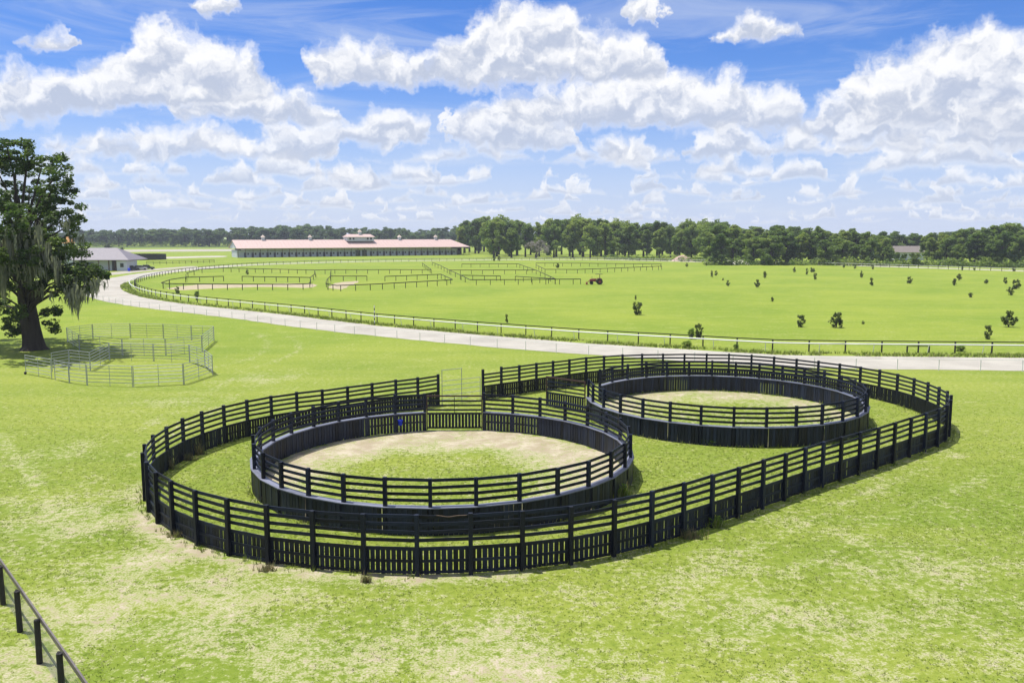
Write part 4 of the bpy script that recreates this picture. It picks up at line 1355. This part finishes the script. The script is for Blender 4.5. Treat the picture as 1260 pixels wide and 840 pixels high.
# ------------------------------------------------------------------ long stable
M_ROOF = principled('pink_brown_metal_roof', (0.43, 0.315, 0.29), 0.6, 0.06, 1.0, rnd=0.02)
M_WALL = principled('white_painted_wall', (0.52, 0.55, 0.60), 0.7, 0.05, 0.6, rnd=0.02)
M_DOOR = principled('navy_door', (0.02, 0.035, 0.08), 0.6, 0.2, 1.0)
M_BROWN = principled('brown_timber', (0.09, 0.055, 0.04), 0.8, 0.2, 1.0)
M_GLASS = principled('dark_glass', (0.02, 0.025, 0.035), 0.1, 0.1, 1.0)
def stable():
    Lp = W(293, 452)
    dv = Vector((120, 66, 0)); Ls = dv.length
    ang = math.atan2(dv.y, dv.x)
    t = thing('stable', Lp, 'long low white stable with pink metal roof, cupolas and a row of navy stall doors', 'stable', None, ang)
    WID, EV, RD = 23.0, 4.9, 9.3
    ov = 4.0
    # x along, y depth (0 = near eave)
    MB().box((Ls / 2 - 3, WID / 2, 1.95), (Ls - 8, WID - 2 * ov, 3.9)).build('wall', M_WALL, t)
    def lid(x0, x1):
        m = MB()
        th = .18
        m.v += [Vector(p) for p in ((x0, 0, EV), (x1, 0, EV), (x1 - (8 if x1 == Ls else 0), WID / 2, RD), (x0, WID / 2, RD), (x0, WID, EV), (x1, WID, EV))]
        m.v += [p - Vector((0, 0, th)) for p in m.v[:6]]
        m.f += [(0, 1, 2, 3), (3, 2, 5, 4), (7, 6, 9, 8), (8, 9, 10, 11), (0, 6, 7, 1), (4, 5, 11, 10), (1, 7, 8, 2), (2, 8, 11, 5), (0, 3, 9, 6), (3, 4, 10, 9), (1, 2, 5)]
        return m
    lid(0, Ls).build('roof', M_ROOF, t)
    sm = MB()
    for i in range(1, 60):
        x = (Ls - 8) * i / 60 + 1
        sm.mbox(frame((x, .02, EV + .03), (x, WID / 2 - .05, RD + .03), .12, .07))
    sm.build('roof_seam', M_ROOF, t)
    MB().poly([(.5, .4, EV - .1), (.5, WID / 2, RD - .25), (.5, WID - .4, EV - .1)]).poly([(.7, .4, EV - .1), (.7, WID - .4, EV - .1), (.7, WID / 2, RD - .25)]).build('gable', M_WALL, t)
    n = 35
    for i in range(n + 1):
        x = .8 + (Ls - 1.6) * i / n
        MB().box((x, .35, (EV - .2) / 2), (.22, .22, EV - .2)).build('porch_post', M_BROWN, t)
    MB().box((Ls / 2, .35, EV - .42), (Ls - 1.2, .26, .36)).build('porch_beam', M_BROWN, t)
    for i in range(n - 2):
        x = 3.2 + (Ls - 8) * (i + .5) / (n - 2)
        if 16 <= i <= 17:
            MB().box((x, ov - .04, 1.7), (2.8, .1, 3.4)).build('aisle_opening', M_GLASS, t); continue
        MB().box((x, ov - .06, 1.3), (1.15, .12, 2.5)).build('stall_door', M_DOOR, t)
        MB().box((x + 1.55, ov - .05, 1.9), (.75, .1, 1.0)).build('window', M_GLASS, t)
    for x in (3.0, Ls - 4):
        MB().box((x - .0, WID / 2, 2.3), (.5, WID - 2 * ov - 1, 4.4)).build('end_wall', M_BROWN, t)
    # raised centre
    cx = Ls * .515
    cw = 17
    MB().box((cx, WID / 2 - 1, RD + .35), (cw - 1.2, 7, 2.4)).build('clerestory', M_WALL, t)
    m = MB()
    m.prism([(-cw / 2, RD + 1.5), (cw / 2, RD + 1.5), (cw / 2, RD + 1.72), (-cw / 2, RD + 1.72)], WID / 2 - 5.2, WID / 2 - 5.1)
    y0, y1, ym, ze, zr = WID / 2 - 5.4, WID / 2 + 3.4, WID / 2 - 1, RD + 1.5, RD + 3.1
    m = MB()
    m.v += [Vector(p) for p in ((cx - cw / 2, y0, ze), (cx + cw / 2, y0, ze), (cx + cw / 2 - 1.5, ym, zr), (cx - cw / 2 + 1.5, ym, zr), (cx - cw / 2, y1, ze), (cx + cw / 2, y1, ze))]
    m.f += [(0, 1, 2, 3), (3, 2, 5, 4), (1, 5, 2), (0, 3, 4), (0, 4, 5, 1)]
    m.build('clerestory_roof', M_ROOF, t)
    for x in (-6.2, -4.2, 4.2, 6.2):
        MB().box((cx + x, WID / 2 - 4.54, RD + .55), (1.0, .12, 1.1)).build('window', M_GLASS, t)
    for f, zb in ((.12, RD), (.31, RD), (.52, RD + 3.0), (.70, RD), (.87, RD)):
        x = Ls * f
        y = WID / 2 - (1 if zb > RD else 0)
        c = MB().box((x, y, zb + .55), (1.5, 1.5, 1.7)).build('cupola', M_WALL, t)
        m = MB()
        z = zb + 1.4
        m.v += [Vector((x + a * 1.1, y + b * 1.1, z)) for a, b in ((-1, -1), (1, -1), (1, 1), (-1, 1))] + [Vector((x, y, z + 1.4))]
        m.f += [(0, 1, 4), (1, 2, 4), (2, 3, 4), (3, 0, 4), (3, 2, 1, 0)]
        m.build('cupola_roof', principled('cupola_roof', (.55, .45, .38), .6) if 'cupola_roof' not in bpy.data.materials else bpy.data.materials['cupola_roof'], c)
stable()

# ------------------------------------------------------------------ left barn, tower, cars, pen beyond
M_ROOF2 = principled('mauve_grey_metal_roof', (0.165, 0.15, 0.175), 0.6, 0.08, 1.0)
M_ORANGE = principled('orange_shingle', (0.55, 0.27, 0.10), 0.7, 0.15, 2.0)
def barn():
    d0 = 286
    p = W(157, d0)
    t = thing('barn', p, 'white barn with mauve metal roof and open porch, half hidden by the oak', 'barn')
    EV, RD, WID, LEN = 3.7, 7.6, 15, 19
    MB().box((-2.0, 5, 1.85), (3.4, 8, 3.7)).build('wall', M_WALL, t)
    MB().box((-12.2, 8, 1.85), (12.4, 11, 3.7)).build('wall', M_WALL, t)
    MB().box((-4.4, 5, 1.6), (1.2, 6, 3.2)).build('porch_wall', M_BROWN, t)
    MB().box((-13, 1.93, 1.4), (2.2, .12, 2.6)).build('door', M_DOOR, t)
    MB().box((-1.9, .93, 1.9), (1.1, .12, 1.3)).build('window', M_GLASS, t)
    for x in (-6.1, -9.5, -16):
        MB().box((x, .6, EV / 2), (.3, .3, EV)).build('porch_post', M_BROWN, t)
    m = MB()
    x0, x1 = -LEN, .9
    m.v += [Vector(q) for q in ((x0, 0, EV), (x1, 0, EV), (x1 - 7, WID / 2, RD), (x0, WID / 2, RD), (x0, WID, EV), (x1, WID, EV))]
    m.v += [q - Vector((0, 0, .2)) for q in m.v[:6]]
    m.f += [(0, 1, 2, 3), (3, 2, 5, 4), (1, 5, 2), (0, 6, 7, 1), (1, 7, 11, 5), (6, 10, 11, 7), (0, 3, 9, 6), (3, 4, 10, 9)]
    m.build('roof', M_ROOF2, t)
barn()
p = W(88, 335)
t = thing('roof_tower', p, 'small tower with an orange conical roof behind the oak', 'tower')
MB().box((0, 0, 4.4), (3.2, 3.2, 8.8)).build('wall', M_WALL, t)
m = MB()
ns = 12
m.v += [Vector((2.3 * math.cos(2 * math.pi * k / ns), 2.3 * math.sin(2 * math.pi * k / ns), 8.8)) for k in range(ns)] + [Vector((0, 0, 12.4)), Vector((0, 0, 8.8))]
m.f += [(k, (k + 1) % ns, ns) for k in range(ns)] + [((k + 1) % ns, k, ns + 1) for k in range(ns)]
m.build('roof', M_ORANGE, t)

def car(loc, rz, mat, label):
    t = thing('parked_car', loc, label, 'car', 'cars parked by the barn', rz)
    MB().prism([(-2.2, .35), (-2.25, .8), (-2.05, 1.0), (-.9, 1.05), (1.3, 1.02), (2.15, .9), (2.25, .55), (2.2, .35)], -.88, .88).build('body', mat, t)
    MB().prism([(-1.95, 1.0), (-1.5, 1.62), (.35, 1.64), (1.1, 1.03)], -.74, .74).build('cabin', M_GLASS, t)
    MB().prism([(-1.55, 1.6), (.4, 1.62), (.3, 1.69), (-1.45, 1.68)], -.76, .76).build('roof', mat, t)
    for x in (-1.35, 1.4):
        for y in (-.8, .8):
            MB().tube([(x, y - .1, .33), (x, y + .1, .33)], .33, 14).build('wheel', M_DARKW, t)
M_CARD = principled('dark_car_paint', (.02, .025, .03), .25, .05)
M_CARW = principled('silver_car_paint', (.55, .56, .57), .3, .05)
M_CARG = principled('green_car_paint', (.03, .05, .04), .25, .05)
car(W(164, 290), R(20), M_CARD, 'black car parked nearest the barn corner')
car(W(174, 294), R(24), M_CARW, 'silver car parked between two dark cars')
car(W(183, 298), R(28), M_CARG, 'dark green car at the end of the row of three')

# dark board pen far behind the barn
c = W(178, 420)
t = thing('far_pen', c, 'distant round pen of dark solid boards behind the parked cars', 'round pen')
for k in range(26):
    a0 = 2 * math.pi * k / 26
    MB().box((10.5 * math.cos(a0), 10.5 * math.sin(a0), 1.35), (.06, 2.5, 2.7), Matrix.Rotation(a0, 3, 'Z')).build('panel', M_DARKW, t)
# blue drum and hedge bush
g = W(160, 284)
tb = thing('drum', g, 'blue plastic drum against the barn corner', 'drum')
MB().tube([(0, 0, 0), (0, 0, .05), (0, 0, .5), (0, 0, 1.0), (0, 0, 1.05)], [.34, .38, .41, .38, .34], 16).build('body', M_BLUE, tb, True)
MB().tube([(0, 0, 1.05), (0, 0, 1.09)], [.3, .3], 16).build('lid', M_BLUE, tb)
for px, d, hh_, ww in ((136, 650, 5.5, 8), (153, 640, 3, 4)):
    t = thing('field_bush', W(px, d), 'lone round bush in the far field behind the barn', 'bush', 'lone bushes in the far field')
    t.scale = (ww, ww, hh_)
    obj('stem', SV[0][0], t); obj('foliage', SV[0][1], t)
# farm lanes far behind
M_LANE = principled('pale_lane', (0.33, 0.31, 0.26), .95, .1, .1, .1)
patch_sheet('lane', [(120, 307.6), (180, 307.0), (290, 306.6), (290, 309.0), (180, 309.8), (120, 310.6)], .02, M_LANE)
patch_sheet('lane', [(195, 316.4), (240, 315.2), (275, 314.8), (275, 316.3), (240, 317.2), (195, 318.4)], .02, M_LANE)
patch_sheet('lane', [(128, 336), (160, 333), (200, 330), (235, 327.6), (240, 329), (200, 332), (165, 335.5), (130, 339)], .02, M_LANE)
M_CROP = principled('dark_crop', (0.075, 0.11, 0.03), .95, .2, .1, .1)
patch_sheet('field_strip', [(115, 303.4), (200, 303.0), (285, 302.8), (285, 304.4), (200, 304.8), (115, 305.2)], .02, M_CROP)
post_fence('dark fence line on the lawn between the barn and the stable', [W(182, 345).xy, W(265, 372).xy], 3, 1.3, M_DARKW, 0, (1.0, .5), .14)

# ------------------------------------------------------------------ tractor
M_RED = principled('faded_red_paint', (.20, .02, .018), .45, .2)
g = G(733, 350)
t = thing('tractor', g, 'red tractor with canopy and rear tyres parked in the infield', 'tractor')
MB().prism([(-1.5, .75), (-1.5, 1.25), (-1.2, 1.38), (.1, 1.45), (.1, .7)], -.36, .36).build('hood', M_RED, t)
MB().prism([(.0, .6), (.0, 1.0), (1.2, 1.0), (1.2, .6)], -.45, .45).build('chassis', M_DARKW, t)
for y in (-.75, .75):
    w_ = MB().tube([(.9, y - .2, .72), (.9, y + .2, .72)], .72, 20).build('rear_wheel', M_DARKW, t)
    MB().tube([(.9, y - .22, .72), (.9, y + .22, .72)], .32, 14).build('rim', M_RED, w_)
    MB().tube([(-1.05, y * .8 - .13, .42), (-1.05, y * .8 + .13, .42)], .42, 16).build('front_wheel', M_DARKW, t)
    MB().prism([(.2, 1.2), (.5, 1.52), (1.3, 1.52), (1.55, 1.2), (1.5, 1.16), (1.27, 1.44), (.53, 1.44), (.25, 1.16)], y - .2, y + .2).build('fender', M_RED, t)
    MB().tube([(.95, y * .6, 1.0), (.95, y * .6, 2.5)], .04, 6).build('canopy_post', M_DARKW, t)
MB().box((.75, 0, 2.53), (1.7, 1.4, .07)).build('canopy', M_DARKW, t)
MB().box((.75, 0, 1.12), (.5, .5, .14)).box((.98, 0, 1.4), (.1, .5, .5)).build('seat', M_DARKW, t)
MB().tube([(.2, 0, 1.2), (.4, 0, 1.55)], .03, 6).build('steering_column', M_DARKW, t)
MB().tube([(-.9, .2, 1.3), (-.9, .2, 2.0)], .04, 6).build('exhaust', M_DARKW, t)
MB().prism([(-2.4, .1), (-2.3, .65), (-2.2, .65), (-2.05, .2), (-1.75, .1)], -.85, .85).build('bucket', M_RED, t)
for y in (-.48, .48):
    MB().tube([(-2.1, y, .4), (-1.6, y, .95), (-.2, y, 1.2)], .05, 6).build('loader_arm', M_RED, t)

# ------------------------------------------------------------------ things along the far rail
p = W(704, 432)
t = thing('utility_cart', p, 'small dark roofed utility cart at the edge of the tall trees', 'cart')
MB().prism([(-1.5, .4), (-1.5, .8), (-.7, .9), (-.6, .7), (1.5, .7), (1.5, .4)], -.7, .7).build('body', M_DARKW, t)
MB().box((-.1, 0, 1.95), (1.9, 1.3, .08)).build('roof', M_DARKW, t)
for x in (-.9, .7):
    for y in (-.6, .6):
        MB().tube([(x, y, .8), (x, y, 1.92)], .03, 6).build('roof_post', M_DARKW, t)
        MB().tube([(x, y - .1, .3), (x, y + .1, .3)], .3, 12).build('wheel', M_DARKW, t)
M_SANDW = principled('white_sand', (.6, .58, .54), .95, .08, .8)
M_RUBBLE = principled('pink_rubble', (.36, .26, .21), .95, .35, 1.2)
def heap(name, loc, rx, ry, h, mat, label, seed):
    rng = np.random.default_rng(seed)
    V, Fc = [], []
    n = 24; rings = 8
    for i in range(rings + 1):
        s = i / rings
        for k in range(n):
            a_ = 2 * math.pi * k / n
            j = 1 + .18 * math.sin(3 * a_ + seed) + .1 * math.sin(7 * a_)
            V.append((rx * (1 - s) * j * math.cos(a_), ry * (1 - s) * j * math.sin(a_), h * (1 - (1 - s) ** 1.6) * (1 if s < 1 else 1) + rng.normal(0, .05 * h) * (0 < i)))
    for i in range(rings):
        for k in range(n):
            k2 = (k + 1) % n
            Fc.append((i * n + k, i * n + k2, (i + 1) * n + k2, (i + 1) * n + k))
    o = obj(name, mesh_from(name, V, Fc, mat, True))
    o.location = loc
    return tag(o, label, 'heap')
heap('sand_heap', W(911, 352), 4.5, 3, 1.6, M_SANDW, 'white sand heap in front of the scrubby wood', 1)
heap('sand_heap', W(924, 354), 3.0, 2.4, .9, M_SANDW, 'smaller white sand heap beside the larger one', 2)
heap('rubble_heap', W(839, 398), 4.6, 3, 2.6, M_RUBBLE, 'pinkish rubble heap at the edge of the tall trees', 4)

# low shed among the trees on the right
p = W(1101, 410)
t = thing('shed', p, 'long low shed with grey-brown roof showing between the trees', 'shed')
MB().box((7, 5, 1.9), (14, 9, 3.8)).build('wall', M_WALL, t)
m = MB()
m.v += [Vector(q) for q in ((-.8, -.4, 3.7), (14.8, -.4, 3.7), (14.8, 5, 6.7), (-.8, 5, 6.7), (-.8, 10.4, 3.7), (14.8, 10.4, 3.7))]
m.f += [(0, 1, 2, 3), (3, 2, 5, 4), (0, 3, 4), (1, 5, 2), (0, 4, 5, 1)]
m.build('roof', principled('grey_brown_roof', (0.135, 0.115, 0.105), .7, .1), t)
p = W(1068, 415)
t = thing('shed', p, 'small white walled shed beside the long grey-brown roofed shed', 'shed')
MB().box((0, 3, 2.9), (4, 6, 5.8)).build('wall', M_WALL, t)
MB().prism([(-2.4, 5.8), (0, 6.8), (2.4, 5.8)], -.4, 6.4).build('roof', M_WALL, t)

# ------------------------------------------------------------------ the summer haze between here and the woods
hz = bpy.data.materials.new('air')
hz.use_nodes = True
hz.node_tree.nodes.clear()
k = NT(hz.node_tree)
pv = k.n('ShaderNodeVolumePrincipled')
pv.inputs['Color'].default_value = (0.80, 0.88, 1.0, 1)
pv.inputs['Density'].default_value = 0.00016
ho = k.n('ShaderNodeOutputMaterial')
k.t.links.new(pv.outputs[0], ho.inputs['Volume'])
mb = MB().box((0, 5500, 17), (18100, 17100, 36))
tag(mb.build('haze', hz), 'thin pale summer haze over the whole farm', 'haze', kind='stuff')
